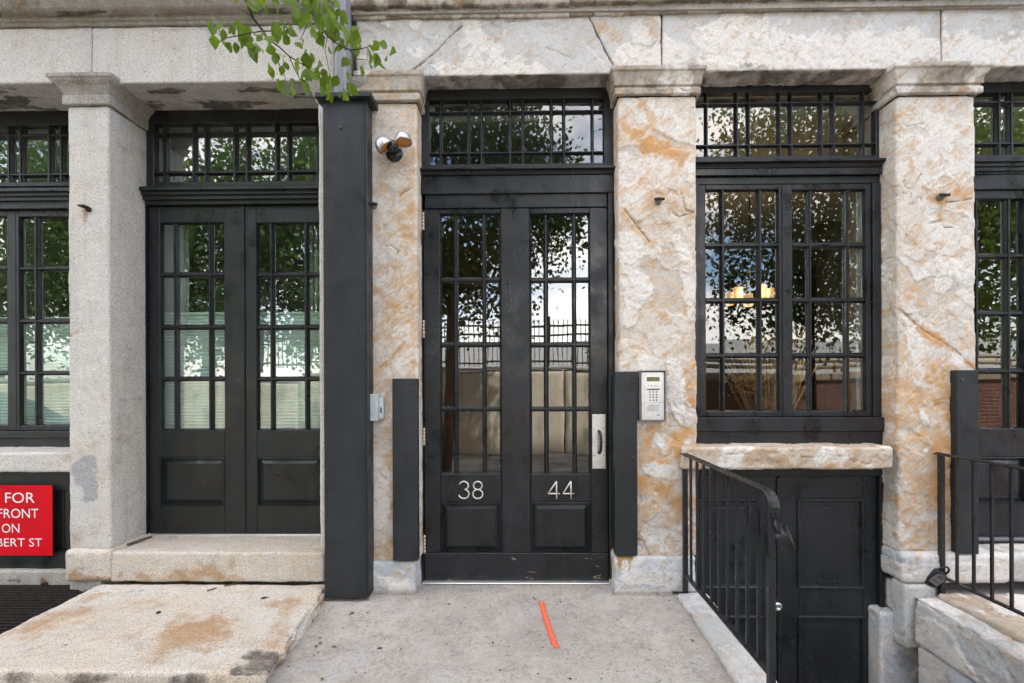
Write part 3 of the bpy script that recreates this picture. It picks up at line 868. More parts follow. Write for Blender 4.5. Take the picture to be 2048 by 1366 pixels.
# --- frieze blocks (lintels) ; the joints between them stay open as dark lines
def lintel(xa, xb, seed, marks=(), grooves=(), warp=None, amp=.55, y1=.13):
    zb = (RZ(xa, 153 - (xa - 840) * .0165) + RZ(xb, 153 - (xb - 840) * .0165)) / 2
    zt = (RZ(xa, 42 - (xa - 740) * .0195) + RZ(xb, 42 - (xb - 740) * .0195)) / 2
    return stonebox('lintel_block', (RX(xa, 90), RX(xb, 90), 0.0, .5, zb, zt + .01), .0075, .010,
                    marble_fn(seed, rust=lambda z: z * 0 - .06, spall=lambda z: z * 0 - .22, marks=marks, grooves=grooves, amp=amp,
                              darken=lambda p, n: (.34 * sstep(-.3, -.8, n[:, 2]) + .42 * sstep(-.3, -.8, n[:, 2]) * sstep(-.2, .3, fbm(p * 6, 4, 3)))), M['marble_frieze'], MBLD, warp=warp)  # undersides darker all over, with extra dark blotches
LZB = RZ(1100, 149); LZT = RZ(1100, 35)
def slant_right(V):     # broken slanting joint at the right end of the first block
    V = V.copy(); xe = RX(1206, 90)
    t = np.clip((V[:, 0] - (xe - .5)) / .5, 0, 1)
    V[:, 0] += t * (.085 - .17 * np.clip((V[:, 2] - LZB) / (LZT - LZB), 0, 1))
    return V
def slant_left(V):
    V = V.copy(); xs = RX(1208, 90)
    t = np.clip(((xs + .25) - V[:, 0]) / .25, 0, 1)
    V[:, 0] += t * (.085 - .17 * np.clip((V[:, 2] - LZB) / (LZT - LZB), 0, 1))
    return V
# storeys above, out of the picture: they keep the street front in the building's own shade
boxo('shading_storeys', RX(705, 10), 26, .12, 9.0, RZ(1500, -70), 14.4, M['marble_frieze'], MBLD, 0)
boxo('shading_side', 4.75, 26, .12, 9.0, -.2, RZ(1500, -70) - .002, M['marble_frieze'], MBLD, 0)  # unseen side mass added to keep the sun off the pavement
lintel(712, 1206, 101, marks=[('soot_dark', pxpts([(905, 55), (1000, 45)]), .035, .3), ('soot_dark', pxpts([(1015, 40), (1090, 36)]), .02, .6), ('grey', pxpts([(990, 85)]*2), .07, .8), ('grey', pxpts([(1185, 80), (1195, 110)]), .05, .9), ('rust', pxpts([(1205, 128), (1215, 140)]), .04, .7), ('rust', pxpts([(770, 130), (860, 148)]), .05, .3)],
       grooves=[(pxpts([(822, 143), (850, 122), (878, 98), (900, 72)]), .006, .010), (pxpts([(900, 72), (925, 52)]), .006, .003), (pxpts([(1090, 93), (1120, 108), (1135, 115)]), .004, .006), (pxpts([(733, 140), (736, 60)]), .003, .004)], warp=slant_right)
lintel(1208, 1323, 103, marks=[('rust', pxpts([(1213, 52), (1240, 68)]), .05, .6), ('rust', pxpts([(1290, 45), (1310, 60)]), .04, .5), ('white', pxpts([(1250, 120), (1310, 120)]), .09, .8)], warp=slant_left)
lintel(1326, 1883, 107, marks=[('white', pxpts([(1340, 110), (1600, 110)]), .12, .35), ('white', pxpts([(1450, 100), (1800, 110)]), .14, .6)], amp=.6)
lintel(1886, 2330, 109, marks=[('white', pxpts([(1900, 110), (2050, 110)]), .12, .7)], amp=.55)
tag(MB().box(RX(705, 90), RX(2330, 90), .05, .5, LZB + .08, LZT - .01).build('lintel_backing', M['concrete'], MBLD), kind='stuff')
# --- cornice
def cornice(xa, xb, seed):
    z = lambda y: (RZ(xa, y - (xa - 740) * .0195) + RZ(xb, y - (xb - 740) * .0195)) / 2
    z0, z1, z2 = z(42), z(28), z(-14)
    pr = [(.3, z0), (-.012, z0), (-.016, z0 + .008), (-.018, z0 + .02), (-.028, z0 + .028), (-.030, z1 - .006), (-.030, z1), (-.055, z1 + .003), (-.070, z1 + .02), (-.088, z1 + .06), (-.098, z1 + .10), (-.10, z2), (-.10, z2 + .25), (.3, z2 + .3)]
    moulding('cornice_block', RX(xa, 10), RX(xb, 10), pr, .009, marble_fn(seed, rust=lambda z: z * 0 + .1, spall=lambda z: z * 0 - .25, amp=.8,
             darken=lambda p, n: .12 + .42 * sstep(-.15, .35, fbm(p * np.array([7, 7, 2.5]), 4, 7)) + .5 * sstep(z1 + .012, z1 - .002, p[:, 2]) * sstep(z1 - .03, z1 - .006, p[:, 2])), M['marble_cornice'], MBLD)  # dark blotches, plus an even dark band just below the projection
boxo('cornice_backing', RX(690, 10), RX(2330, 10), -.03, .3, RZ(1500, 24), RZ(1500, -80), M['concrete'], MBLD, 0)
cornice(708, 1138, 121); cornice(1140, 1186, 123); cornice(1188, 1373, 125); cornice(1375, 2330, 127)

# ------------------------------------------------------------------ joinery
def pane(part, x0, x1, z0, z1, Y, gm, jit=.0025):
    a, b = random.gauss(0, jit), random.gauss(0, jit * .8)
    xm, zm = (x0 + x1) / 2, (z0 + z1) / 2
    y = lambda x, z: Y + (x - xm) * a + (z - zm) * b
    e = .006
    x0 -= e; x1 += e; z0 -= e; z1 += e
    V = [(x0, y(x0, z0), z0), (x1, y(x1, z0), z0), (x1, y(x1, z1), z1), (x0, y(x0, z1), z1)]
    V += [(p[0], p[1] + .004, p[2]) for p in V]
    return mesh_obj('pane', V, [(0, 1, 2, 3), (7, 6, 5, 4), (0, 4, 5, 1), (1, 5, 6, 2), (2, 6, 7, 3), (3, 7, 4, 0)], [M[gm], M['clear']], part, [0, 1, 1, 1, 1, 1])

def bar(part, vert, c0, c1, lo, hi, Y, mat, proud=.026, back=.024, name='muntin'):
    """glazing bar: moulded black outside, white inside"""
    w = c1 - c0; cm = (c0 + c1) / 2
    e = .004
    out = [(c0 - e, Y - .001), (c0 - e, Y - .006), (c0 + w * .22, Y - proud * .72), (c0 + w * .30, Y - proud), (c1 - w * .30, Y - proud), (c1 - w * .22, Y - proud * .72), (c1 + e, Y - .006), (c1 + e, Y - .001)]
    inn = [(c0 - e, Y + .0065), (c1 + e, Y + .0065), (cm + w * .28, Y + back), (cm - w * .28, Y + back)]
    mb = MB()
    if vert:
        mb.prism(out, 2, lo, hi, 0); mb.prism(inn, 2, lo, hi, 1)
    else:
        mb.prism([(y, z) for z, y in out], 0, lo, hi, 0); mb.prism([(y, z) for z, y in inn], 0, lo, hi, 1)
    return mb.build(name, [mat, M['inner_white']], part)

def lites(part, xs, ys, Y, gm, mat, proud=.026, white=True, jit=.0025):
    """xs, ys: pixel spans of the panes; builds each pane and each bar between them"""
    y_m, x_m = (ys[0][0] + ys[-1][1]) / 2, (xs[0][0] + xs[-1][1]) / 2
    X = [(RX(a, y_m, Y), RX(b, y_m, Y)) for a, b in xs]
    Z = [(RZ(x_m, b, Y), RZ(x_m, a, Y)) for a, b in ys]
    for x0, x1 in X:
        for z0, z1 in Z: pane(part, x0, x1, z0, z1, Y, gm, jit)
    for (a, b), (c, d) in zip(X[:-1], X[1:]): bar(part, True, b, c, Z[-1][0] - .004, Z[0][1] + .004, Y, mat, proud)
    for (a, b), (c, d) in zip(Z[:-1], Z[1:]): bar(part, False, d, a, X[0][0] - .004, X[-1][1] + .004, Y, mat, proud - .002, .022)
    return X[0][0], X[-1][1], Z[-1][0], Z[0][1]

def sash(part, o, i, yf, yb, mat, rail='rail', stile='stile', bev=.003, white=True):
    """stiles and rails round a glazed opening; o outer and i inner (x0,x1,z0,z1)"""
    for nm, b in ((stile, (o[0], i[0], o[2], o[3])), (stile, (i[1], o[1], o[2], o[3])), (rail, (i[0], i[1], i[3], o[3])), (rail, (i[0], i[1], o[2], i[2]))):
        if b[1] - b[0] < .002 or b[3] - b[2] < .002: continue
        mb = MB().box(b[0], b[1], yf, yb, b[2], b[3], bev, 0)
        if white: mb.box(b[0] + .001, b[1] - .001, yb + .0005, yb + .02, b[2] + .001, b[3] - .001, 0, 1)
        mb.build(nm, [mat, M['inner_white']], part)

def sticking(part, i, yf, Y, mat, w=.012):
    """sloping bead round an opening from the frame face down to the glass"""
    x0, x1, z0, z1 = i
    o = (x0, x1, z0, z1); n = (x0 + w, x1 - w, z0 + w, z1 - w)
    V = [(o[0], yf + .004, o[2]), (o[1], yf + .004, o[2]), (o[1], yf + .004, o[3]), (o[0], yf + .004, o[3]),
         (n[0], Y - .001, n[2]), (n[1], Y - .001, n[2]), (n[1], Y - .001, n[3]), (n[0], Y - .001, n[3])]
    V += [(o[0], Y + .003, o[2]), (o[1], Y + .003, o[2]), (o[1], Y + .003, o[3]), (o[0], Y + .003, o[3])]
    Fc = [(k, (k + 1) % 4, (k + 1) % 4 + 4, k + 4) for k in range(4)]
    mesh_obj('bead', V, Fc, mat, part)

def raised(part, x0, x1, z0, z1, yf, mat, dep=.016, w=.030, bole=False):
    """raised and fielded door panel set in its frame"""
    e = .010
    rings = [(0, yf - .002), (e * .5, yf - .004), (e, yf + dep), (e + .004, yf + dep), (e + w, yf + .003), (e + w + .003, yf + .002)]
    if bole: rings = [(-.012, yf - .0008), (-.010, yf - .010), (-.002, yf - .014), (.006, yf - .011), (.011, yf - .002), (.014, yf + .010), (.05, yf + .010), (.055, yf + .009)]
    V, Fc = [], []
    for k, (d, y) in enumerate(rings):
        V += [(x0 + d, y, z0 + d), (x1 - d, y, z0 + d), (x1 - d, y, z1 - d), (x0 + d, y, z1 - d)]
        if k: Fc += [((k - 1) * 4 + j, (k - 1) * 4 + (j + 1) % 4, k * 4 + (j + 1) % 4, k * 4 + j) for j in range(4)]
    b = (len(rings) - 1) * 4
    Fc.append((b, b + 1, b + 2, b + 3))
    V += [(x0, yf + .03, z0), (x1, yf + .03, z0), (x1, yf + .03, z1), (x0, yf + .03, z1)]
    b = len(rings) * 4
    Fc += [((j + 1) % 4, j, b + j, b + (j + 1) % 4) for j in range(4)]
    return mesh_obj('panel', V, Fc, mat, part)

def ledge(parent, x0, x1, zt, zb, yf, mat, name='transom_bar', steps=3, out=.05):
    """moulded ledge under a transom light: profile in (y, z)"""
    H = zt - zb
    if steps == 3:
        pr = [(yf + .05, zt), (yf - out * .9, zt - H * .10), (yf - out, zt - H * .14), (yf - out, zt - H * .34), (yf - out * .66, zt - H * .38), (yf - out * .66, zt - H * .58),
              (yf - out * .40, zt - H * .62), (yf - out * .40, zt - H * .84), (yf - out * .1, zt - H * .90), (yf - out * .1, zb), (yf + .05, zb)]
    else:
        pr = [(yf + .05, zt), (yf - out * .85, zt - H * .28), (yf - out, zt - H * .36), (yf - out, zt - H * .52), (yf - out * .8, zt - H * .60), (yf - out * .55, zt - H * .64),
              (yf - out * .3, zt - H * .85), (yf - out * .28, zt - H * .92), (yf - out * .05, zb), (yf + .05, zb)]
    return MB().prism(pr, 0, x0, x1).build(name, mat, parent)

def opening_rect(x0, y0, x1, y1, Y): return rect(x0, y0, x1, y1, Y)

# --- centre bay: transom light
YF, YD, YG = .13, .150, .178
part = empty('transom_window', (0, YF, 2.6), MBLD)
xs = [(860, 880), (884, 936), (940, 961.5), (965.5, 1018), (1022.5, 1043.5), (1047.5, 1100), (1104.5, 1125), (1129.5, 1182), (1186, 1206.5)]
ys = [(204, 224), (229, 306), (310.5, 332)]
i = lites(part, xs, ys, YG, 'glass', M['paint_frame'], jit=.003)
o = rect(836, 172, 1232, 341, YF)
sash(part, (p2x1 - .0, p3x0 + .0, o[2], LZB + .005), i, YF + .012, YG + .02, M['paint_frame'])
ledge(MBLD, p2x1 - .012, p3x0 + .012, RZ(1034, 333.5, YF), RZ(1034, 351, YF), YF, M['paint'], steps=2, out=.045)
z_h = RZ(1034, 351, YF), RZ(1034, 387, YF)
boxo('header_board', p2x1 + .001, p3x0 - .001, YF - .006, YF + .12, z_h[1], z_h[0] - .001, M['paint'], MBLD)
# jambs
jx0, jx1 = RX(848, 780, YD), RX(1215.5, 780, YD)
for a, b in ((p2x1 + .001, jx0 - .004), (jx1 + .004, p3x0 - .001)):
    mb = MB().box(a, b, YF + .004, YF + .16, 0.004, z_h[1] - .001, .003)
    mb.build('door_jamb', M['paint_frame'], MBLD)
mb = MB().box(jx1 + .0045, p3x0 - .010, YF - .012, YF + .003, .006, z_h[1] - .002, .004); mb.build('door_stop', M['paint_frame'], MBLD)

# --- entrance door 38 / 44
DOOR = empty('entrance_door', ((jx0 + jx1) / 2, YD, 0), MBLD)
dz = lambda py: RZ(1031, py, YD)
d0, d1 = jx0, jx1
cs0, cs1 = RX(1003, 780, YD), RX(1060, 780, YD)
dzt, dzb = dz(389), dz(1164)
yb = YG + .006
def dbox(name, x0, x1, z0, z1, off=0, mat='paint', bev=.003):
    mb = MB().box(x0, x1, YD + off, yb, z0, z1, bev, 0).box(x0, x1, yb + .0005, yb + .02, z0, z1, 0, 1)
    return mb.build(name, [M[mat], M['inner_white'] if False else M['paint_frame']], DOOR)
dbox('top_rail', d0 + .012, d1 - .002, dz(416), dzt, -.010)
dbox('centre_stile', cs0, cs1, dz(1105), dz(416.6), -.005)
dbox('bottom_rail', d0, d1, dzb, dz(1105.6), -.006, 'paint_chip')
ys = [(432.5, 556.5), (565, 685.5), (693.5, 814), (821.5, 943)]
for xs, s0, s1, pn_ in (([(884.5, 909), (916, 966), (972, 999)], d0, cs0, (882, 1004.5, 1002.5, 1104)), ([(1063.5, 1088.5), (1095.5, 1145), (1151.5, 1176.5)], cs1, d1, (1060, 1004, 1183, 1103))):
    i = lites(DOOR, xs, ys, YG, 'glass_door', M['paint'], proud=.024, jit=.0016)
    a = .010
    i2 = (i[0] - a, i[1] + a, i[2] - a, i[3] + a)
    e = .0006
    dbox('stile', s0 + (e if s0 != d0 else 0), i2[0], dz(1105), dz(416.6))
    dbox('stile', i2[1], s1 - (e if s1 != d1 else 0), dz(1105), dz(416.6))
    dbox('rail', i2[0] + e, i2[1] - e, i2[3], dz(416.6) - e)
    q = rect(*pn_, YD)
    dbox('lock_rail', i2[0] + e, i2[1] - e, q[3], i2[2])
    sticking(DOOR, i2, YD, YG, M['paint'], a)
    raised(DOOR, i2[0] + .001, i2[1] - .001, dz(1105), q[3] - .001, YD, M['paint'])
# house numbers as thin raised metal strokes
def arc(cx, cz, rx, rz, a0, a1, n=14): return [(cx + rx * math.cos(R(a0 + (a1 - a0) * k / n)), cz + rz * math.sin(R(a0 + (a1 - a0) * k / n))) for k in range(n + 1)]
def numeral(strokes, x0, x1, z0, z1):
    mb = MB()
    for st in strokes:
        mb.tube([(x0 + (x1 - x0) * u, YD - .010, z0 + (z1 - z0) * v) for u, v in st], .0046, 8, up=(0, 1, 0))
    return mb.build('numeral', M['nickel'], DOOR)
three = [arc(.44, .755, .44, .235, 165, -80) , arc(.44, .27, .50, .26, 80, -165)]
eight = [arc(.5, .755, .42, .235, 0, 360, 22), arc(.5, .265, .48, .26, 0, 360, 22)]
four = [[(.72, 0), (.72, 1)], [(.72, 1), (.0, .29)], [(.0, .29), (1.0, .29)]]
for st, a, b in ((three, 919, 939.5), (eight, 945.5, 966), (four, 1096, 1119.5), (four, 1125.5, 1148)):
    q = rect(a, 962, b, 996.5, YD); numeral(st, *q)
# hinges
for py0, py1 in ((424, 460), (640, 676), (855, 890), (1069, 1106)):
    x = d0 + .001; z1, z0 = dz(py0), dz(py1)
    mb = MB()
    for k in range(5):
        mb.tube([(x, YD - .010, z0 + (z1 - z0) * k / 5 + .001), (x, YD - .010, z0 + (z1 - z0) * (k + 1) / 5 - .001)], .0075, 10)
    mb.build('hinge', M['hinge'], DOOR)
# push plate with pull handle
q = rect(1184.5, 828.5, 1211, 937, YD)
plate = MB().box(q[0], q[1], YD - .0045, YD - .0006, q[2], q[3], .0015).build('handle_plate', M['steel'], DOOR)
mb = MB()
for u in (.14, .86):
    for v in (.035, .24, .49, .73, .965):
        mb.lathe([(.0, -.0025), (.0036, -.0015), (.004, .001)], (q[0] + (q[1] - q[0]) * u, YD - .0045, q[2] + (q[3] - q[2]) * v), (0, 1, 0), 8)
mb.build('screws', M['greylock'], DOOR)
hx = q[0] + (q[1] - q[0]) * .50; hz0, hz1 = dz(904), dz(864)
mb = MB().tube([(hx, YD - .004, hz1 + .004), (hx, YD - .030, hz1 + .002), (hx + .004, YD - .050, hz1 - .018), (hx + .006, YD - .056, (hz0 + hz1) / 2), (hx + .004, YD - .050, hz0 + .018), (hx, YD - .030, hz0 - .002), (hx, YD - .004, hz0 - .004)], [.010, .009, .0085, .009, .0085, .009, .010], 12)
mb.build('pull_handle', M['iron'], DOOR)
boxo('threshold', p2x1 + .002, p3x0 - .002, YD - .045, YD + .2, .002, .011, M['steel'], DOOR, .003)
# guard boards bolted beside the door
for a, b, c, d, pil in ((785, 835, 757, 1122, P2), (1230, 1275, 743, 1112, P3)):
    q = rect(a, c, b, d, -.045)
    mb = MB().box(q[0], q[1], -.045, .01, q[2], q[3], .004)
    gb = mb.build('guard_board', M['paint_post'], MBLD)
    for t in (.06, .47):
        MB().lathe([(.0, -.003), (.007, -.002), (.009, .001)], ((q[0] + (q[1] - q[0]) * .8), -.046, q[3] - (q[3] - q[2]) * t), (0, 1, 0), 10).build('bolt_head', M['iron'], gb)

# --- window bay
YF2, YC2, YG2 = .14, .150, .178
part = empty('transom_window', (1.6, YF2, 2.6), MBLD)
xs = [(1386.5, 1409), (1413.5, 1468.5), (1474, 1492.5), (1498, 1553.5), (1558.5, 1576.5), (1582, 1636.5), (1642, 1660.5), (1666, 1719.5), (1725, 1746)]
ys = [(189, 207), (212, 290), (295, 315.5)]
i = lites(part, xs, ys, YG2, 'glass', M['paint_frame'], jit=.003)
o = rect(1380, 168, 1775, 324, YF2)
w0, w1 = p3x1, p4x0
sash(part, (w0, w1, o[2], RZ(1580, 138) + .005), i, YF2 + .010, YG2 + .02, M['paint_frame'])
ledge(MBLD, w0 - .01, w1 + .012, RZ(1580, 318, YF2), RZ(1580, 338, YF2), YF2, M['paint'], steps=2, out=.05)
zz = lambda py, Y=YF2: RZ(1580, py, Y)
boxo('header_board', w0 + .001, w1 - .001, YF2 - .02, YF2 + .06, zz(352), zz(338.5), M['paint'], MBLD)
# fixed frame
fr_x1 = RX(1743, 600, YC2)
WIN = empty('casement_window', (1.6, YC2, .9), MBLD)
boxo('frame_head', w0 + .001, w1 - .001, YF2 + .004, YF2 + .09, zz(367), zz(352.3), M['paint_frame'], WIN)
boxo('frame_jamb', fr_x1 + .002, w1 - .001, YF2 - .004, YF2 + .09, zz(834), zz(367.3), M['paint'], WIN)
fr_x0 = RX(1398, 600, YC2)
boxo('frame_jamb', w0 + .0005, fr_x0 - .002, YF2 - .004, YF2 + .09, zz(834), zz(367.3), M['paint'], WIN)
boxo('frame_sill', w0 + .001, w1 - .001, YF2 - .025, YF2 + .09, zz(862), zz(834.3), M['paint'], WIN)
boxo('apron_board', w0 + .001, w1 - .001, YF2 - .010, YF2 + .09, zz(896), zz(862.3), M['paint'], WIN)
ys = [(384.5, 487), (496.5, 597), (606, 707), (715.5, 820)]
mid = RX(1568.5, 600, YC2)
for xs, s0, s1 in (([(1411, 1440), (1447, 1513.5), (1521, 1552)], fr_x0, mid - .0015), ([(1583, 1613), (1620, 1687.5), (1695, 1724.5)], mid + .0015, fr_x1)):
    i = lites(WIN, xs, ys, YG2, 'glass', M['paint'], jit=.0018)
    a = .008
    i2 = (i[0] - a, i[1] + a, i[2] - a, i[3] + a)
    sash(WIN, (s0, s1, zz(833, YC2), zz(368, YC2)), i2, YC2, YG2 + .006, M['paint'])
    sticking(WIN, i2, YC2, YG2, M['paint'], a)
boxo('window_reveal', RX(1713, 600, .215), w1 - .004, .215, .27, zz(832), zz(370), M['inner_white'], WIN, .002)
boxo('astragal', mid - .012, mid + .004, YC2 - .008, YC2 - .0005, zz(833), zz(369), M['paint'], WIN, .002)
# stone sill
q = rect(1364, 894, 1790, 940, -.06)
def sill_warp(V):
    V = V.copy(); return V
stonebox('window_sill', (q[0], q[1], -.06, .2, q[2], q[3]), .007, .018,
         marble_fn(131, rust=lambda z: z * 0 + .22, spall=lambda z: z * 0 - .15, amp=1.0, marks=[('rust', pxpts([(1500, 920), (1560, 925)], -.06), .05, .5), ('rust', pxpts([(1650, 930), (1760, 925)], -.06), .03, .5)],
                   grooves=[(pxpts([(1450, 908), (1560, 906)], -.06), .003, .003), (pxpts([(1700, 922), (1750, 930)], -.06), .004, .005), (pxpts([(1600, 915), (1690, 912)], -.06), .003, .003)]), M['marble_sill'], MBLD)
# basement double door under the window
YB = .17
BAS = empty('basement_door', (1.6, YB, -1.1), MBLD)
bz = lambda py: RZ(1580, py, YB)
b0, b1 = RX(1384, 1100, YB), RX(1753, 1100, YB)
boxo('door_head', b0 - .05, b1 + .05, YB - .03, YB + .08, bz(951), bz(930), M['paint_frame'], BAS)
boxo('door_jamb', b1 + .001, b1 + .032, YB - .03, YB + .1, -1.12, bz(951.3), M['paint_frame'], BAS)
boxo('door_jamb', b0 - .08, b0 - .001, YB - .045, YB + .1, -1.12, bz(951.3), M['paint_frame'], BAS)
bm = RX(1558, 1150, YB)
for (s0, s1, pa, pb) in ((b0, bm - .004, 1399, 1522), (bm + .004, b1, 1597, 1726)):
    px0, px1 = RX(pa, 1100, YB), RX(pb, 1100, YB)
    rows = [(bz(1174), bz(1000)), (bz(1440), bz(1233))]
    boxo('stile', s0, px0, YB, YB + .045, -1.115, bz(952), M['paint_worn'], BAS)
    boxo('stile', px1, s1, YB, YB + .045, -1.115, bz(952), M['paint_worn'], BAS)
    boxo('rail', px0 + .0005, px1 - .0005, YB, YB + .045, rows[0][1], bz(952), M['paint_worn'], BAS)
    boxo('rail', px0 + .0005, px1 - .0005, YB, YB + .045, rows[1][1], rows[0][0], M['paint_worn'], BAS)
    boxo('rail', px0 + .0005, px1 - .0005, YB, YB + .045, -1.115, rows[1][0], M['paint_worn'], BAS)
    for z0, z1 in rows: raised(BAS, px0 + .001, px1 - .001, z0 + .001, z1 - .001, YB, M['paint_worn'], .020, .006, True)
boxo('astragal', bm - .016, bm + .010, YB - .014, YB - .0005, -1.115, bz(954), M['paint_worn'], BAS, .003)
kx, kz = P(1547, 1206, YB)
MB().lathe([(.034, .0), (.034, -.004), (.014, -.006), (.013, -.030), (.026, -.036), (.030, -.048), (.026, -.060), (.012, -.064), (.011, -.060), (0, -.060)], (kx, YB, kz), (0, 1, 0), 20).build('door_knob', M['chrome'], BAS)
MB().lathe([(.02, .0), (.02, -.006), (.011, -.010), (0, -.011)], (kx - .012, YB, kz + .085), (0, 1, 0), 16).build('door_lock', M['chrome'], BAS)

# --- far right bay: french door
YF3, YC3, YG3 = .14, .156, .184
part = empty('transom_window', (3.2, YF3, 2.6), MBLD)
xs = [(1921, 1929), (1938, 1987.5), (1996, 2012), (2021, 2071), (2080, 2096), (2105, 2155)]
ys = [(190, 203), (212, 286), (293, 314)]
i = lites(part, xs, ys, YG3, 'glass_left', M['paint_frame'], jit=.003)
e0, e1 = p4x1, p4x1 + 1.55
sash(part, (e0, e1, RZ(2040, 322, YF3), RZ(2040, 134) + .005), i, YF3 + .01, YG3 + .02, M['paint_frame'])
ledge(MBLD, e0 - .01, e1, RZ(2010, 317, YF3), RZ(2010, 348, YF3), YF3, M['paint'], out=.04)
z3 = lambda py, Y=YC3: RZ(2010, py, Y)
FD = empty('french_door', (3.3, YC3, .24), MBLD)
boxo('door_head', e0 + .001, e1, YF3 - .0, YF3 + .1, z3(380), z3(348.5, YF3), M['paint_left'], FD)
lx0 = e0 + .02
xs = [(1921, 1943), (1951, 2006.5), (2015.5, 2037.5)]
ys = [(403, 508.5), (518, 622.5), (632, 737), (747, 854)]
i = lites(FD, xs, ys, YG3, 'glass_left', M['paint_left'])
a = .008
i2 = (i[0] - a, i[1] + a, i[2] - a, i[3] + a)
ls1 = RX(2064, 700, YC3)
boxo('stile', e0 + .001, i2[0], YC3, YG3 + .005, z3(1073), z3(380.4), M['paint'], FD)
boxo('stile', i2[1], ls1, YC3, YG3 + .005, z3(1073), z3(380.4), M['paint'], FD)
boxo('rail', i2[0] + .0005, i2[1] - .0005, YC3, YG3 + .005, i2[3], z3(380.4), M['paint'], FD)
boxo('lock_rail', i2[0] + .0005, i2[1] - .0005, YC3, YG3 + .005, z3(914), i2[2], M['paint'], FD)
boxo('bottom_rail', i2[0] + .0005, i2[1] - .0005, YC3, YG3 + .005, z3(1073), z3(1006), M['paint'], FD)
raised(FD, i2[0] + .001, i2[1] - .001, z3(1006) + .001, z3(914) - .001, YC3, M['paint'])
sticking(FD, i2, YC3, YG3, M['paint'], a)
boxo('fixed_leaf', ls1 + .004, e1, YC3, YG3 + .03, z3(1073), z3(380.4), M['paint'], FD)
boxo('threshold', e0 + .001, e1, YC3 - .03, YC3 + .1, z3(1079), z3(1073.5), M['alu'], FD)
boxo('step_board', e0 + .001, e1, YC3 - .015, YC3 + .1, z3(1112), z3(1079.4), M['paint'], FD)
q = rect(1915, 740, 1958, 1109, -.045)
gb = MB().box(q[0], q[1], -.045, .01, q[2], q[3], .004).build('guard_board', M['paint_post'], MBLD)
MB().lathe([(.0, -.004), (.006, -.002), (.007, .001)], (q[0] + .025, -.046, q[3] - .06), (0, 1, 0), 10).build('bolt_head', M['dark'], gb)
# long base stone carrying the last pillar and door
q = rect(1768, 1107, 2048, 1168, -.04)
stonebox('base', (2.245, e1, -.04, .5, q[2], q[3]), .008, .032, marble_fn(141, rust=lambda z: z * 0 - .1, spall=lambda z: z * 0 - .18, amp=.8,
         grooves=[(pxpts([(1800, 1128), (1900, 1126)], -.04), .003, .003), (pxpts([(1850, 1145), (1960, 1140)], -.04), .003, .003)], marks=[('white', pxpts([(1800, 1150), (2000, 1150)], -.04), .07, .5)]), M['kerb'], MBLD)

# ================================================================== GRANITE BUILDING (left)
GBLD = tag(empty('granite_building', (-2.4, 0.2, 0)), 'pale grey granite shopfront on the left with black french doors', 'building')
g1x0, g1x1 = RX(137, 600), RX(218.5, 600)
g1z0, g1z1 = RZ(178, 1099), RZ(178, 212)
g1marks = [('rust', pxpts([(172, 425), (172, 440)]), .03, .9), ('rust', pxpts([(150, 665), (205, 660)]), .02, .5), ('rust', pxpts([(140, 670)]*2), .02, .9), ('grey', pxpts([(178, 920), (182, 990), (160, 940)]), .08, .9), ('rust', pxpts([(205, 790), (215, 800)]), .03, .4),
           ('rust', pxpts([(228, 600), (235, 660), (230, 700)]), .04, .5), ('rust', pxpts([(200, 1060), (150, 1080)]), .06, .3)]
GP1 = stonebox('pillar', (g1x0, g1x1, 0.0, .5, g1z0, g1z1), .009, .010, granite_fn(61, 1.0, g1marks), M['granite'], GBLD, ('back', 'top', 'bottom'))
gz = [RZ(178, y) for y in (212.5, 193, 191, 168, 166, 160)]
capital('capital', g1x0, g1x1, 0.0, .5, [(.004, gz[0]), (.018, gz[0] + .004), (.018, gz[1]), (.014, gz[1] + .003), (.016, gz[2]), (.022, gz[2] + .015), (.036, gz[2] + .04), (.062, gz[3] - .004), (.062, gz[3]), (.070, gz[4]), (.072, gz[5] + .003)],
        .008, granite_fn(63, .9, darken=lambda p, n: .10 + .18 * sstep(-.1, .4, fbm(p * 8, 4, 2)) + .6 * sstep(.30, .36, p[:, 1])), M['granite_cap'], GP1)  # dark blotches, and darker towards the back of the sides
x, z = P(178, 417)
mb = MB().box(x - .035, x + .008, -.045, .01, z + .001, z + .010, .002).lathe([(.0, -.012), (.016, -.010), (.017, .01)], (x, 0, z - .006), (0, 1, 0), 8)
mb.build('iron_hook', M['rust'], GP1)
# right jamb pilaster beside the post
gjx0, gjx1 = RX(636.5, 600), RX(724, 600)
GP2 = stonebox('pillar', (gjx0, gjx1, .012, .5, RZ(640, 1103), RZ(640, 205)), .012, .008, granite_fn(71, 1.0), M['granite'], GBLD, ('back', 'top', 'bottom'))
capital('capital', gjx0, gjx1, .012, .5, [(.004, RZ(640, 206)), (.012, RZ(640, 204)), (.012, RZ(640, 197)), (.02, RZ(640, 195)), (.05, RZ(640, 170)), (.055, RZ(640, 162))], .010, granite_fn(73, .9, darken=lambda p, n: n[:, 2] * 0 + .15), M['granite_cap'], GP2)
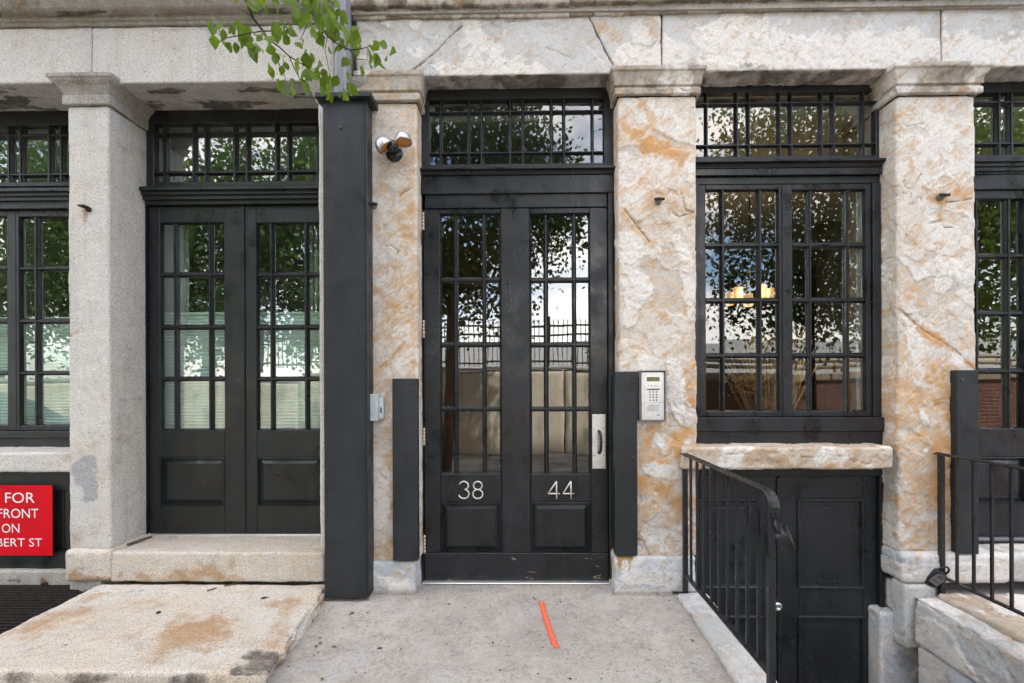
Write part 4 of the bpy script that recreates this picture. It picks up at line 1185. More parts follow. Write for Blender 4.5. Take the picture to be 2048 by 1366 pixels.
# frieze
def glintel(xa, xb, seed):
    zb = (RZ(xa, 168 - xa * .0078) + RZ(xb, 168 - xb * .0078)) / 2
    zt = (RZ(xa, 57 - xa * .013) + RZ(xb, 57 - xb * .013)) / 2
    return stonebox('lintel_block', (RX(xa, 110), RX(xb, 110), 0.0, .5, zb, zt), .009, .006,
        granite_fn(seed, 1.1, marks=[('soot_dark', pxpts([(300, 60), (420, 58)]), .02, .4), ('soot_dark', pxpts([(600, 55), (690, 48)]), .03, .5)],
                   darken=lambda p, n: sstep(-.4, -.85, n[:, 2]) * (.20 + .75 * sstep(.16, .30, fbm(p * np.array([3.0, 9, 9]), 5, 17)) * sstep(-.05, .12, p[:, 1]))), M['granite'], GBLD)  # undersides darker all over, black mossy blotches further back
boxo('shading_storeys', -24, RX(703, 10), .12, 9.0, RZ(300, -80), 14.4, M['granite'], GBLD, 0)  # unseen mass above, added to shade the street front
boxo('shading_side', -24, -4.75, .12, 9.0, -.2, RZ(300, -80) - .002, M['granite'], GBLD, 0)  # unseen mass beside the view, added to block the sun
glintel(-320, 183, 81); glintel(184.5, 700, 83)
tag(MB().box(RX(-320, 110), RX(695, 110), .05, .5, RZ(300, 150), RZ(300, 65)).build('lintel_backing', M['concrete'], GBLD), kind='stuff')
def gcorn(xa, xb, seed):
    z = lambda y: (RZ(xa, y - xa * .013) + RZ(xb, y - xb * .013)) / 2
    pr = [(.3, z(57)), (-.010, z(57)), (-.014, z(55)), (-.016, z(51)), (-.026, z(49)), (-.030, z(46)), (-.030, z(41)), (-.060, z(40)), (-.075, z(36)), (-.090, z(26)), (-.10, z(14)), (-.105, z(9)), (-.125, z(8)), (-.13, z(2)), (-.15, z(1)), (-.15, z(-60)), (.3, z(-70))]
    moulding('cornice_block', RX(xa, 20), RX(xb, 20), pr, .010, granite_fn(seed, 1.0, darken=lambda p, n: .10 + .22 * sstep(-.1, .4, fbm(p * np.array([5, 9, 9]), 4, 9)) + .9 * sstep(.12, .35, fbm(p * np.array([4, 12, 12]), 4, 4)) * sstep(z(37), z(41), p[:, 2]) * sstep(z(46), z(41), p[:, 2])), M['granite_cornice'], GBLD)  # dark blotches, strongest in a band at the lower projection
boxo('cornice_backing', RX(-320, 20), RX(695, 20), -.02, .3, RZ(300, 36), RZ(300, -90), M['concrete'], GBLD, 0)
gcorn(-320, 83, 91); gcorn(84.5, 700, 93)

# --- left french doors
YF4, YC4, YG4 = .29, .315, .342
h0, h1 = g1x1, gjx0
part = empty('transom_window', (-1.7, YF4, 2.5), GBLD)
xs = [(315, 329), (338.5, 387), (395.5, 411), (419.5, 468.5), (477, 493), (501.5, 551), (559.5, 575.5), (584, 634), (642, 658)]
ys = [(251, 266), (274, 343), (350, 367)]
i = lites(part, xs, ys, YG4, 'glass_left', M['paint_left'], jit=.003)
LZ = (RZ(300, 165.5))
sash(part, (h0, h1, RZ(460, 370, YF4), LZ + .005), i, YF4 + .015, YG4 + .02, M['paint_left'])
ledge(GBLD, RX(279, 383, YF4 - .05) , h1 - .002, RZ(460, 368, YF4 - .05), RZ(460, 399, YF4 - .05), YF4, M['paint_left'], out=.055)
LD = empty('french_door', (-1.8, YC4, .24), GBLD)
z4 = lambda py, Y=YC4: RZ(460, py, Y)
boxo('door_head', h0 + .001, h1 - .001, YF4 - .004, YF4 + .1, z4(411), z4(399, YF4), M['paint_left'], LD)
lx0, lm, lx1 = RX(298, 750, YC4), RX(488.5, 750, YC4), RX(679, 750, YC4)
boxo('door_jamb', h0 + .001, lx0 - .002, YF4, YF4 + .1, z4(1067), z4(411.3), M['paint_left'], LD)
boxo('door_jamb', lx1 + .002, h1 + .1, YF4, YF4 + .1, z4(1067), z4(411.3), M['paint_left'], LD)
ys = [(450, 546), (554.5, 650.5), (659, 754), (761.5, 857)]
for xs, s0, s1 in (([(328.5, 351), (358.5, 420), (428, 450.5)], lx0, lm - .002), ([(520, 542.5), (550, 611), (619, 641.5)], lm + .002, lx1)):
    i = lites(LD, xs, ys, YG4, 'glass_left', M['paint_left'], jit=.0022)
    a = .009
    i2 = (i[0] - a, i[1] + a, i[2] - a, i[3] + a)
    e = .0005
    boxo('stile', s0, i2[0], YC4, YG4 + .005, z4(1067), z4(411.6), M['paint_left'], LD)
    boxo('stile', i2[1], s1, YC4, YG4 + .005, z4(1067), z4(411.6), M['paint_left'], LD)
    boxo('rail', i2[0] + e, i2[1] - e, YC4, YG4 + .005, i2[3], z4(411.6), M['paint_left'], LD)
    boxo('lock_rail', i2[0] + e, i2[1] - e, YC4, YG4 + .005, z4(915), i2[2], M['paint_left'], LD)
    boxo('bottom_rail', i2[0] + e, i2[1] - e, YC4, YG4 + .005, z4(1067), z4(1011), M['paint_left'], LD)
    raised(LD, i2[0] + .001, i2[1] - .001, z4(1011) + .001, z4(915) - .001, YC4, M['paint_left'])
    sticking(LD, i2, YC4, YG4, M['paint_left'], a)
boxo('astragal', lm - .012, lm + .008, YC4 - .010, YC4 - .0005, z4(1066), z4(413), M['paint_left'], LD, .003)
boxo('threshold', h0 + .02, h1 - .001, YC4 - .02, YC4 + .1, z4(1071), z4(1067.4), M['steel'], LD, .002)

# --- far left window
part = empty('transom_window', (-3.4, YF4, 2.5), GBLD)
v1 = g1x0; v0 = v1 - 1.5
xs = [(-38, -22), (-14, 20), (28, 43), (51, 100), (108.5, 123.5), (132, 168)]
ys = [(256, 270), (279, 348), (355, 368)]
i = lites(part, xs, ys, YG4, 'glass_left', M['paint_left'], jit=.003)
sash(part, (v0, v1, RZ(60, 371, YF4), RZ(60, 167) + .005), i, YF4 + .015, YG4 + .02, M['paint_left'])
ledge(GBLD, v0, v1 + .0, RZ(70, 372, YF4 - .05), RZ(70, 402, YF4 - .05), YF4, M['paint_left'], out=.055)
LW = empty('casement_window', (-3.3, YC4, .8), GBLD)
z5 = lambda py, Y=YC4: RZ(70, py, Y)
boxo('frame_head', v0, v1 - .001, YF4 - .004, YF4 + .1, z5(420), z5(402.4, YF4), M['paint_left'], LW)
ys = [(437.5, 534), (541.5, 638), (647, 742.5), (749.5, 848)]
wm = RX(32, 650, YC4)
for xs, s0, s1 in (([(-75, -50), (-42, 20)], v0, wm - .001), ([(48, 74), (82.5, 147), (155, 180)], wm + .001, v1 - .001)):
    i = lites(LW, xs, ys, YG4, 'glass_left', M['paint_left'], jit=.0022)
    a = .008
    i2 = (i[0] - a, i[1] + a, i[2] - a, i[3] + a)
    sash(LW, (s0, s1, z5(861), z5(420.4)), i2, YC4, YG4 + .006, M['paint_left'])
    sticking(LW, i2, YC4, YG4, M['paint_left'], a)
boxo('frame_sill', v0, v1 - .001, YC4 - .03, YC4 + .1, z5(875), z5(861.4), M['paint_left'], LW)
boxo('apron_board', v0, v1 - .001, YC4 - .012, YC4 + .1, z5(905), z5(875.4), M['paint_left'], LW)
q = rect(0, 906, 137, 945, .02)
stonebox('window_sill', (v0, v1 + .003, .02, .5, q[2], q[3]), .010, .010, granite_fn(75, 1.2), M['granite'], GBLD)
# black boarding below the sill
YS = .10
zs = lambda py, Y=YS: RZ(60, py, Y)
PB = empty('basement_panel', (-3.3, YS, 0), GBLD)
boxo('rail', v0, v1, YS, YS + .05, zs(981), zs(945) + .04, M['paint_left'], PB)
boxo('rail', v0, v1, YS, YS + .05, zs(1143), zs(1102), M['paint_left'], PB)
xb = RX(137, 1040, YS)
k = 0
xa = v0
while xa < xb:
    boxo('board', xa, min(xa + .085, xb) - .003, YS + .018, YS + .05, zs(1102) + .001, zs(981) - .001, M['paint_left'], PB, .004)
    xa += .085
boxo('stile', xb - .02, v1 + .06, YS - .002, YS + .05, zs(1102) + .002, zs(981) - .002, M['paint_left'], PB)
q = rect(0, 1142, 137, 1174, .06)
stonebox('plinth_block', (v0, v1 + .1, .06, .5, -.02, q[3]), .010, .006, granite_fn(77, 1.2, marks=[('soot_dark', pxpts([(90, 1165), (92, 1170)], .06), .045, 1.0), ('soot_dark', pxpts([(20, 1162), (38, 1161)], .06), .02, .8), ('rust', pxpts([(92, 1160)]*2, .06), .06, .6)]), M['granite_cap'], GBLD)
x, z = P(92, 1168, .06)
MB().lathe([(.016, .0), (.016, -.02), (.010, -.022), (.008, .0)], (x, .06, z), (0, 1, 0), 12).build('drain_spout', M['rust'], GBLD)
# pillar plinth
q = rect(126, 1100, 219.5, 1166, -.035)
stonebox('base', (q[0], q[1], -.035, .5, q[2], q[3]), .009, .030, granite_fn(79, 1.6, marks=[('rust', pxpts([(140, 1155), (210, 1160)], -.035), .05, .7), ('soot_dark', pxpts([(195, 1155)]*2, -.035), .02, .5)]), M['granite_warm'], GP1)
q2 = rect(137, 1165, 200, 1190, -.01)
stonebox('base_foot', (q2[0], q2[1], -.01, .4, -.03, q[2] + .002), .012, .006, granite_fn(80, 2), M['granite_cap'], GP1)

# ================================================================== door step and landing slab
q = rect(220.5, 1105, 649, 1165, -.02)
step_z1, step_z0 = q[3], q[2]
STEP = stonebox('stone_step', (q[0], q[1], -.02, YC4 + .06, step_z0, step_z1), .009, .014,
    granite_fn(83, 1.3, marks=[('rust', pxpts([(240, 1150), (300, 1160), (380, 1150), (480, 1160)], -.02), .05, .55), ('rust', pxpts([(400, 1130), (440, 1150)], -.02), .06, .5)]), M['granite_warm'], None, ())
tag(STEP, 'tan granite doorstep below the black french doors on the left', 'doorstep')
sx0, sx1 = -2.53, RX(657, 1187, -.03)
slab_z = step_z0 - .006
_sm = [G(480, 1310, slab_z), G(510, 1330, slab_z), G(440, 1338, slab_z)]
_sr = [[G(390, 1240, slab_z), G(350, 1300, slab_z)], [G(330, 1270, slab_z), G(400, 1280, slab_z)], [G(200, 1190, slab_z), G(60, 1260, slab_z)], [G(560, 1210, slab_z), G(520, 1290, slab_z)]]
def slab_fn(p, n):
    h = .004 * fbm(p * 5, 3, 87) + .002 * fbm(p * 28, 3, 88) - .045 * sstep(-.25, .45, fbm(p * np.array([4, 8, 10]), 5, 90, .6)) * sstep(.3, .8, n[:, 0])
    top = sstep(.3, .8, n[:, 2])
    d = seg_dist(p[:, 0], p[:, 1], _sm) + .03 * fbm(p * 12, 3, 91)
    so = 1.0 * sstep(.085, .02, d) * sstep(.1, .4, n[:, 2])
    rs = sum(.55 * sstep(.16, .0, seg_dist(p[:, 0], p[:, 1], q_) + .07 * fbm(p * 7, 3, 92)) for q_ in _sr)
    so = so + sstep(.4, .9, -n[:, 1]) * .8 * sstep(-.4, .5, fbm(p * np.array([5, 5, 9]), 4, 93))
    for sx, sy, sr in ((318, 1226, .014), (528, 1196, .016), (162, 1214, .012), (456, 1238, .012), (130, 1290, .02)):
        gx, gy = G(sx, sy, slab_z)
        so = so + .9 * sstep(sr, sr * .4, np.hypot(p[:, 0] - gx, (p[:, 1] - gy) * 1.2) + .004 * fbm(p * 30, 2, 94))
    return h, A4(len(p), rs + .05 + .5 * sstep(.5, .9, n[:, 0]) * sstep(-.1, .3, fbm(p * 6, 3, 95)), 0, so, 0)
SLAB = stonebox('landing_slab', (sx0, sx1, -.93, -.024, -.075, slab_z), .010, .020, slab_fn, M['granite_warm'], None, (), warp=lambda V: np.stack([V[:, 0] + .10 * np.clip(-V[:, 1], 0, 1) * (V[:, 0] > -1.6), V[:, 1], V[:, 2]], 1))
tag(SLAB, 'big worn tan granite landing slab with a dark wet stain at its corner', 'stone slab')
# iron grate beside the slab
GRT = empty('floor_grate', (-3.1, -.3, 0))
tag(GRT, 'rusty iron floor grate below the red sign', 'grate')
gx1 = sx0 - .004; gx0 = gx1 - 1.1
for k in range(22):
    y = .03 - k * .034
    boxo('grate_bar', gx0, gx1, y - .006, y + .006, -.030, .012, M['grate'], GRT, .001)
for k in range(12):
    x = gx1 - .03 - k * .095
    boxo('cross_bar', x - .003, x + .003, -.70, .040, -.026, .008, M['grate'], GRT, 0)
boxo('grate_frame', gx0, gx1, .041, .056, -.03, .016, M['grate'], GRT, .002)
tag(MB().box(gx0, gx1, -.72, .058, -.045, -.034).build('grate_dark_sheet', M['dark'], GRT), kind='stuff')  # flat dark sheet under the bars in place of a deep pit

# ================================================================== post, downpipe, small fittings
px0_, px1_, pz0_, pz1_ = rect(647, 200, 735.5, 1196, -.13)
POST = empty('boxed_post', ((px0_ + px1_) / 2, -.07, 0)); tag(POST, 'tall black wooden boxed post between the two shopfronts', 'post')
mb = MB().box(px0_, px1_, -.13, -.112, pz0_, pz1_, .004).box(px0_ + .001, px0_ + .02, -.1115, -.02, pz0_, pz1_, .002).box(px1_ - .02, px1_ - .001, -.1115, -.02, pz0_, pz1_, .002)
mb.build('casing', M['paint_post'], POST)
q = rect(636, 188, 746, 199, -.155)
mb = MB().prism([(-.16, pz1_ + .030), (-.165, pz1_ + .024), (-.165, pz1_ + .003), (-.15, pz1_), (-.01, pz1_), (-.01, pz1_ + .034)], 0, px0_ - .032, px1_ + .032)
mb.build('cap', M['paint_post'], POST)
mb = MB().box(px1_ - .014, px1_ - .011, -.1335, -.128, pz0_ + .02, pz1_ - .01, 0); mb.build('groove_bead', M['paint_frame'], POST)
MB().lathe([(.0, -.002), (.011, -.002), (.013, 0), (.011, .001)], (RX(681, 255, -.13), -.1305, RZ(681, 255, -.13)), (0, 1, 0), 16).build('screw_plug', M['paint_post'], POST)
# downpipe
x0, x1 = RX(673, 100, -.02), RX(706.5, 100, -.02)
xc, rr = (x0 + x1) / 2, (x1 - x0) / 2
mb = MB()
prof = []
V, Fc = [], []
N_ = 40
for z in (pz1_ + .034, 3.9):
    for k in range(N_):
        a = 2 * math.pi * k / N_
        f = rr * (1 + .055 * math.cos(6 * a))
        V.append((xc + f * math.cos(a), -.062 + f * math.sin(a), z))
mb.add(V, [(k, (k + 1) % N_, (k + 1) % N_ + N_, k + N_) for k in range(N_)], 0, True)
tag(mb.build('downpipe', M['alu']), 'fluted silver grey downpipe rising above the black boxed post', 'downpipe')

# twin floodlight
FL = empty('floodlight', (*[P(787, 303)[0], 0.0], P(787, 303)[1]))
tag(FL, 'twin headed floodlight with amber lenses on the marble pillar', 'floodlight')
lx, lz = P(786, 298, -.04)
mb = MB().lathe([(.050, .0), (.050, -.020), (.046, -.028), (.030, -.034), (.0, -.036)], (lx, .002, lz - .012), (0, 1, 0), 28)
mb.build('base_plate', M['lampblack'], FL)
mb = MB().lathe([(.0, -.040), (.018, -.038), (.032, -.024), (.036, .0), (.032, .02), (.02, .034), (0, .04)], (lx + .002, -.055, lz + .005), (0, 1, 0), 24)
mb.build('swivel', M['lampblack'], FL)
def head(cx, cz, cy, d):
    c = Vector((cx, cy, cz)); d = Vector(d).normalized()
    prof = [(0, -.052), (.018, -.050), (.034, -.040), (.045, -.022), (.049, -.004), (.051, .006), (.052, .016), (.049, .018), (.047, .012)]
    h = MB().lathe(prof, c, d, 28).build('lamp_head', M['lampsilver'], FL)
    MB().lathe([(.047, .010), (.035, .012), (.02, .013), (0, .0135)], c, d, 28).build('lens', M['amber'], h)
head(*P(768, 291, -.085), -.085, (.62, .10, -.77))
head(*P(806, 281, -.085), -.085, (.15, -.15, -.97))

# intercom
q = rect(1278, 741, 1331, 842, -.035)
IC = empty('door_intercom', ((q[0] + q[1]) / 2, 0, q[2])); tag(IC, 'steel door intercom with keypad mounted right of the entrance door', 'intercom')
mb = MB()
W, H = q[1] - q[0], q[3] - q[2]
mb.box(q[0], q[0] + .006, -.050, .012, q[2], q[3], .001).box(q[1] - .006, q[1], -.050, .012, q[2], q[3], .001).box(q[0] + .006, q[1] - .006, -.050, .012, q[3] - .006, q[3], .001).box(q[0] + .006, q[1] - .006, -.050, .012, q[2], q[2] + .005, .001)
mb.build('hood', M['greylock'], IC)
fx0, fx1, fz0, fz1 = q[0] + .020, q[1] - .010, q[2] + .008, q[3] - .012
face = MB().box(fx0 - .006, fx1 + .003, -.034, .005, fz0 - .002, fz1 + .002, .002).build('face_plate', M['steel'], IC)
U = lambda u: fx0 + (fx1 - fx0) * u
Wz = lambda v: fz0 + (fz1 - fz0) * v
mb = MB().box(U(.08), U(.92), -.0365, -.0335, Wz(.055), Wz(.955), .001); mb.build('inner_plate', M['steel'], IC)
boxo('display', U(.2), U(.8), -.0385, -.036, Wz(.815), Wz(.905), M['lcd'], IC, .0008)
boxo('card_slot', U(.22), U(.8), -.0385, -.036, Wz(.628), Wz(.65), M['dark'], IC, .0008)
for k in range(4):
    MB().lathe([(0, -.006), (.005, -.004), (.0058, .001)], (U(.285 + .145 * k), -.0365, Wz(.735)), (0, 1, 0), 10).build('key', M['chrome'], IC)
for r_ in range(4):
    for c_ in range(3):
        MB().lathe([(0, -.006), (.0045, -.004), (.0052, .001)], (U(.355 + .15 * c_), -.0365, Wz(.59 - .058 * r_)), (0, 1, 0), 10).build('key', M['greylock'], IC)
mb = MB()
for r_ in range(8):
    for c_ in range(10):
        x, z = U(.25 + .055 * c_), Wz(.185 + .0185 * r_)
        mb.box(x - .0014, x + .0014, -.0372, -.0362, z - .0014, z + .0014)
tag(mb.build('speaker_grille', M['dark'], IC), kind='stuff')
for z in (.365, .655): boxo('seam', U(.08), U(.92), -.0370, -.0364, Wz(z), Wz(z) + .0012, M['dark'], IC, 0)
MB().lathe([(0, -.003), (.004, -.002), (.0045, .001)], (U(.74), -.0368, Wz(.1)), (0, 1, 0), 10).build('lock_screw', M['dark'], IC)

# small grey junction box beside the post
q = rect(737.5, 788, 764.5, 842, -.07)
JB = empty('junction_box', ((q[0] + q[1]) / 2, 0, q[2])); tag(JB, 'small pale grey plastic junction box beside the black post', 'junction box')
MB().box(q[0], q[0] + (q[1] - q[0]) * .70, -.085, .004, q[2], q[3], .004).build('body', M['greybox'], JB)
MB().box(q[0] + (q[1] - q[0]) * .705, q[1], -.066, .004, q[2] + .012, q[3] - .02, .003).build('lid', M['greybox'], JB)
boxo('latch', q[1] - .012, q[1] - .004, -.069, -.0655, (q[2] + q[3]) / 2 - .03, (q[2] + q[3]) / 2, M['dark'], JB, .001)

# red sign
YR = .065
q = rect(-66, 970.5, 104.5, 1111, YR)
SG = empty('red_sign', ((q[0] + q[1]) / 2, YR, q[2])); tag(SG, 'red sign with white capital lettering on black boarding at the lower left', 'sign')
MB().box(q[0], q[1], YR, YR + .006, q[2], q[3], .0015).build('sign_board', M['red'], SG)
for x in (q[0] + .05, q[1] - .05):
    boxo('standoff', x - .012, x + .012, YR + .0062, YS + .02, q[2] + .15, q[2] + .18, M['dark'], SG)
def text_mesh(body):
    cu = bpy.data.curves.new('lettering', 'FONT'); cu.body = body; cu.resolution_u = 4
    to = bpy.data.objects.new('lettering_source', cu); COL.objects.link(to)
    bpy.context.view_layer.update()
    dg = bpy.context.evaluated_depsgraph_get()
    me = bpy.data.meshes.new_from_object(to.evaluated_get(dg))
    v = np.array([vv.co for vv in me.vertices]); f = [list(p.vertices) for p in me.polygons]
    bpy.data.objects.remove(to); bpy.data.curves.remove(cu); bpy.data.meshes.remove(me)
    return v, f
for body, a, b, c, d in (('FOR', 10.5, 69.8, 985, 1005.8), ('FRONT', -4, 77, 1017.3, 1036), ('ON', 4, 39, 1047.5, 1065.5), ('BERT ST', -6, 84.5, 1076.5, 1093)):
    v, f = text_mesh(body)
    r_ = rect(a, c, b, d, YR)
    lo, hi = v.min(0), v.max(0)
    X = r_[0] + (v[:, 0] - lo[0]) / (hi[0] - lo[0]) * (r_[1] - r_[0]); Z = r_[2] + (v[:, 1] - lo[1]) / (hi[1] - lo[1]) * (r_[3] - r_[2])
    mesh_obj('lettering', np.stack([X, np.full(len(X), YR - .0012), Z], 1), f, M['white'], SG)

# ================================================================== stairwell stones, railings
KS = stonebox('kerb_stone', (RX(1351, 1190, -.03), SX0 + .035, -1.6, -.05, -.35, .030), .010, .022,
    marble_fn(151, rust=lambda z: z * 0 - .05, spall=lambda z: z * 0 - .1, amp=1.2), M['kerb'], None, (),
    warp=lambda V: np.stack([V[:, 0], V[:, 1], V[:, 2] + SL * np.minimum(0, V[:, 1])], 1))
tag(KS, 'rough white marble kerb stone along the stairwell beside the left railing', 'kerb stone')
SW = empty('stairwell_stones', (2.35, -.6, -1.1)); tag(SW, 'wall of blue grey marble blocks on the right of the stairwell', 'stone wall')
def sblock(b, seed, mat='marble_blue', amp=1.2, rad=.02, warp=None, rust=-.12, grooves=(), name='stone'):
    return stonebox(name, b, .010, rad, marble_fn(seed, rust=lambda z: z * 0 + rust, spall=lambda z: z * 0 - .2, amp=amp, grooves=grooves), M[mat], SW, (), warp)
qx0, qx1 = RX(1762, 1300, .06), 2.30
sblock((qx0, 2.42, .06, .4, -1.14, RZ(1795, 1226, .06)), 161, amp=.7)
sblock((RX(1786, 1190, .09), 2.45, .09, .4, RZ(1795, 1222, .09), RZ(1795, 1164, .09)), 163, amp=.7)
sblock((2.252, 2.44, -.045, .085, RZ(1830, 1300, -.04), RZ(1830, 1169, -.04)), 165, 'kerb', rad=.02, amp=1.1)
sblock((2.285, 2.425, -1.35, -.05, -.27, .005), 167, 'kerb', rad=.03, amp=1.6, rust=-.02)
sblock((qx1, 2.44, -.9, -.06, -.62, -.276), 171, amp=.8)
boxo('backing', qx1 + .04, 2.44, -1.68, -.16, -1.14, -.02, M['concrete'], SW, .01)
sblock((qx1, 2.44, -1.7, -.905, -.62, -.276), 173, amp=.8)
sblock((qx1, 2.44, -1.7, -.06, -1.14, -.626), 175, amp=.8)
sblock((2.43, 3.6, -1.7, -.045, -.16, .025), 177, 'marble_sill', rad=.02, amp=1.2, rust=.05, name='paving_stone')

def railing(X, y0, y1, zt, zb, nb, posts, label, first=None):
    rl = empty('stair_railing', (X, (y0 + y1) / 2, 0)); tag(rl, label, 'railing', 'iron railings beside the basement stairwell')
    # moulded cap rail: ridged section along Y
    sec = [(-.021, 0), (-.021, .006), (-.014, .010), (-.008, .009), (-.004, .013), (.004, .013), (.008, .009), (.014, .010), (.021, .006), (.021, 0)]
    path = [(y0 + .03, zt), (y1 + .03, zt)]
    if posts[1] is not None:
        for k in range(1, 9):
            a = k / 8 * math.pi * .95
            path.append((y1 + .03 - .052 * math.sin(a), zt - .052 + .052 * math.cos(a)))
    V, Fc = [], []
    n = len(sec)
    for k, (y, z) in enumerate(path):
        ya, za = path[max(k - 1, 0)]; yb_, zb_ = path[min(k + 1, len(path) - 1)]
        t = Vector((0, yb_ - ya, zb_ - za)).normalized(); up = Vector((0, t.z, -t.y))
        if up.z < 0 and k < 2: up = -up
        for sx, sh in sec: V.append((X + sx, y + up.y * sh, z + up.z * sh))
        if k: Fc += [((k - 1) * n + j, (k - 1) * n + (j + 1) % n, k * n + (j + 1) % n, k * n + j) for j in range(n)]
    Fc += [tuple(range(n)), tuple(range((len(path) - 1) * n, len(path) * n))]
    mesh_obj('hand_rail', V, Fc, M['iron'], rl)
    boxo('bottom_rail', X - .014, X + .014, y1 + .014, y0 - .014, zb - .005, zb + .005, M['iron'], rl, .001)
    for y, z0 in ((y0, posts[0]), (y1, posts[1])):
        if z0 is not None: boxo('post', X - .0135, X + .0135, y - .0135, y + .0135, z0, zt - .0005, M['iron'], rl, .002)
    for k in range(nb):
        y = y0 + (y1 - y0) * (k + 1) / (nb + 1)
        boxo('baluster', X - .0065, X + .0065, y - .0065, y + .0065, zb + .0055, zt - .0005, M['iron'], rl, .001)
    return rl
RA = railing(.972, -.04, -1.045, .83, .125, 9, (.02, -.02), 'black iron railing left of the stairwell with a curled handrail end')
RB = railing(2.462, -.04, -1.50, .825, .115, 13, (.0, None), 'black iron railing at the right edge of the picture beside the marble base')

def lockbox(c, facing, label, face):
    lb = empty('key_lockbox', c); tag(lb, label, 'lockbox')
    x, y, z = c
    s_ = facing
    w, h, t = .040, .055, .026
    body = MB()
    rings = []
    for d, sc in ((-t, .86), (-t * .5, 1.0), (t * .5, 1.0), (t, .82)):
        ring = []
        for k in range(20):
            a = 2 * math.pi * k / 20
            ca, sa_ = math.cos(a), math.sin(a)
            ring.append((w * sc * math.copysign(abs(ca) ** .5, ca), d, h * sc * math.copysign(abs(sa_) ** .6, sa_) * (1 - .16 * sa_)))
        rings.append(ring)
    rot = Matrix.Rotation(s_[0], 3, 'Z') @ Matrix.Rotation(s_[1], 3, 'X') @ Matrix.Rotation(s_[2], 3, 'Y')
    V = [tuple(rot @ Vector(p) + Vector(c) - rot @ Vector((0, 0, h))) for ring in rings for p in ring]
    Fc = []
    for r_ in range(3): Fc += [(r_ * 20 + k, r_ * 20 + (k + 1) % 20, (r_ + 1) * 20 + (k + 1) % 20, (r_ + 1) * 20 + k) for k in range(20)]
    Fc += [tuple(range(20)), tuple(range(60, 80))]
    body.add(V, Fc, 0, True).build('body', M['dark'], lb)
    pl = [(-.027, -t - .002, -.036), (.027, -t - .002, -.036), (.029, -t - .002, .022), (.018, -t - .002, .038), (-.018, -t - .002, .038), (-.029, -t - .002, .022)]
    pl += [(a, -t + .006, b) for a, _, b in pl]
    V = [tuple(rot @ Vector(p) + Vector(c) - rot @ Vector((0, 0, h))) for p in pl]
    Fc = [(0, 1, 2, 3, 4, 5)] + [((k + 1) % 6, k, k + 6, (k + 1) % 6 + 6) for k in range(6)]
    mesh_obj('front_plate', V, Fc, M[face], lb)
    arc_ = [Vector((-.02, 0, -.01)), Vector((-.02, 0, .012)), Vector((-.012, 0, .026)), Vector((0, 0, .031)), Vector((.012, 0, .026)), Vector((.02, 0, .012)), Vector((.02, 0, -.01))]
    MB().tube([tuple(rot @ p + Vector(c)) for p in arc_], .006, 8).build('shackle', M['dark'], lb)
    if face == 'greylock':
        mk = MB()
        for a, b, c_, d_ in ((-.016, .016, .022, .026), (-.013, -.008, .006, .020), (.008, .013, .006, .020), (-.009, .009, .014, .017), (-.020, .020, -.016, -.011)):
            vv = [tuple(rot @ Vector(p) + Vector(c) - rot @ Vector((0, 0, h))) for p in ((a, -t - .0028, c_), (b, -t - .0028, c_), (b, -t - .0028, d_), (a, -t - .0028, d_))]
            mk.add(vv, [(0, 1, 2, 3)])
        mk.build('printed_mark', M['dark'], lb)
    return lb
lockbox((.994, -1.052, .70), (R(60), R(-20), R(-35)), 'black key lockbox hanging under the curled end of the left railing', 'dark')
lockbox((2.455, -.062, .155), (R(-18), R(14), R(38)), 'black and grey key lockbox at the foot of the right railing post', 'greylock')

# ================================================================== litter
st = MB()
a, b = G(255, 1092, step_z1), G(303, 1076, step_z1)
st.prism([(-.008, 0), (.008, 0), (.007, .012), (-.007, .012)], 0, 0, 1)
v = np.array(st.v); d = np.array([b[0] - a[0], b[1] - a[1]]); L_ = np.linalg.norm(d); d /= L_
W_ = np.stack([a[0] + v[:, 0] * L_ * d[0] - v[:, 1] * d[1], a[1] + v[:, 0] * L_ * d[1] + v[:, 1] * d[0], step_z1 + .003 + v[:, 2]], 1)
tag(mesh_obj('wooden_stick', W_, st.f, M['wood']), 'grey wooden stick lying in the corner of the granite doorstep', 'stick')
def twig(p0, p1, z, lab):
    a, b = G(*p0, z), G(*p1, z)
    mid = ((a[0] + b[0]) / 2 + .01, (a[1] + b[1]) / 2 - .006)
    tag(MB().tube([(a[0], a[1], z + .006), (mid[0], mid[1], z + .010), (b[0], b[1], z + .006)], [.003, .004, .002], 6).build('twig', M['twig']), lab, 'twig')
twig((414, 1184), (434, 1177), slab_z, 'short brown twig lying on the landing slab, the left one of two')
twig((448, 1174), (478, 1167), slab_z, 'forked brown twig lying by the doorstep front')
def dry_leaf(px, py, z, s_, label, group, mat='dryleaf', rot=None):
    x, y = G(px, py, z)
    zz_ = z if z > .02 else pz(y)
    a = rot if rot is not None else random.uniform(0, 6.28)
    pts_ = [(-1, 0, .1), (-.5, .42, .35), (.2, .5, .3), (1, 0, .55), (.2, -.5, .25), (-.5, -.42, .3), (0, 0, .05)]
    V = [(x + s_ * (u * math.cos(a) - v_ * math.sin(a)), y + s_ * (u * math.sin(a) + v_ * math.cos(a)), zz_ + .003 + s_ * w_) for u, v_, w_ in pts_]
    o_ = mesh_obj('dry_leaf', V, [(6, 0, 1), (6, 1, 2), (6, 2, 3), (6, 3, 4), (6, 4, 5), (6, 5, 0)], M[mat], smooth=True)
    tag(o_, label, 'leaf', group)
for px, py in ((632, 1285), (636, 1296), (640, 1279), (628, 1301), (704, 1224), (707, 1197), (716, 1203), (640, 1270)):
    dry_leaf(px, py, 0, random.uniform(.008, .016), 'small dry brown leaf on the pavement by the slab and post foot', 'dry leaves by the landing slab')
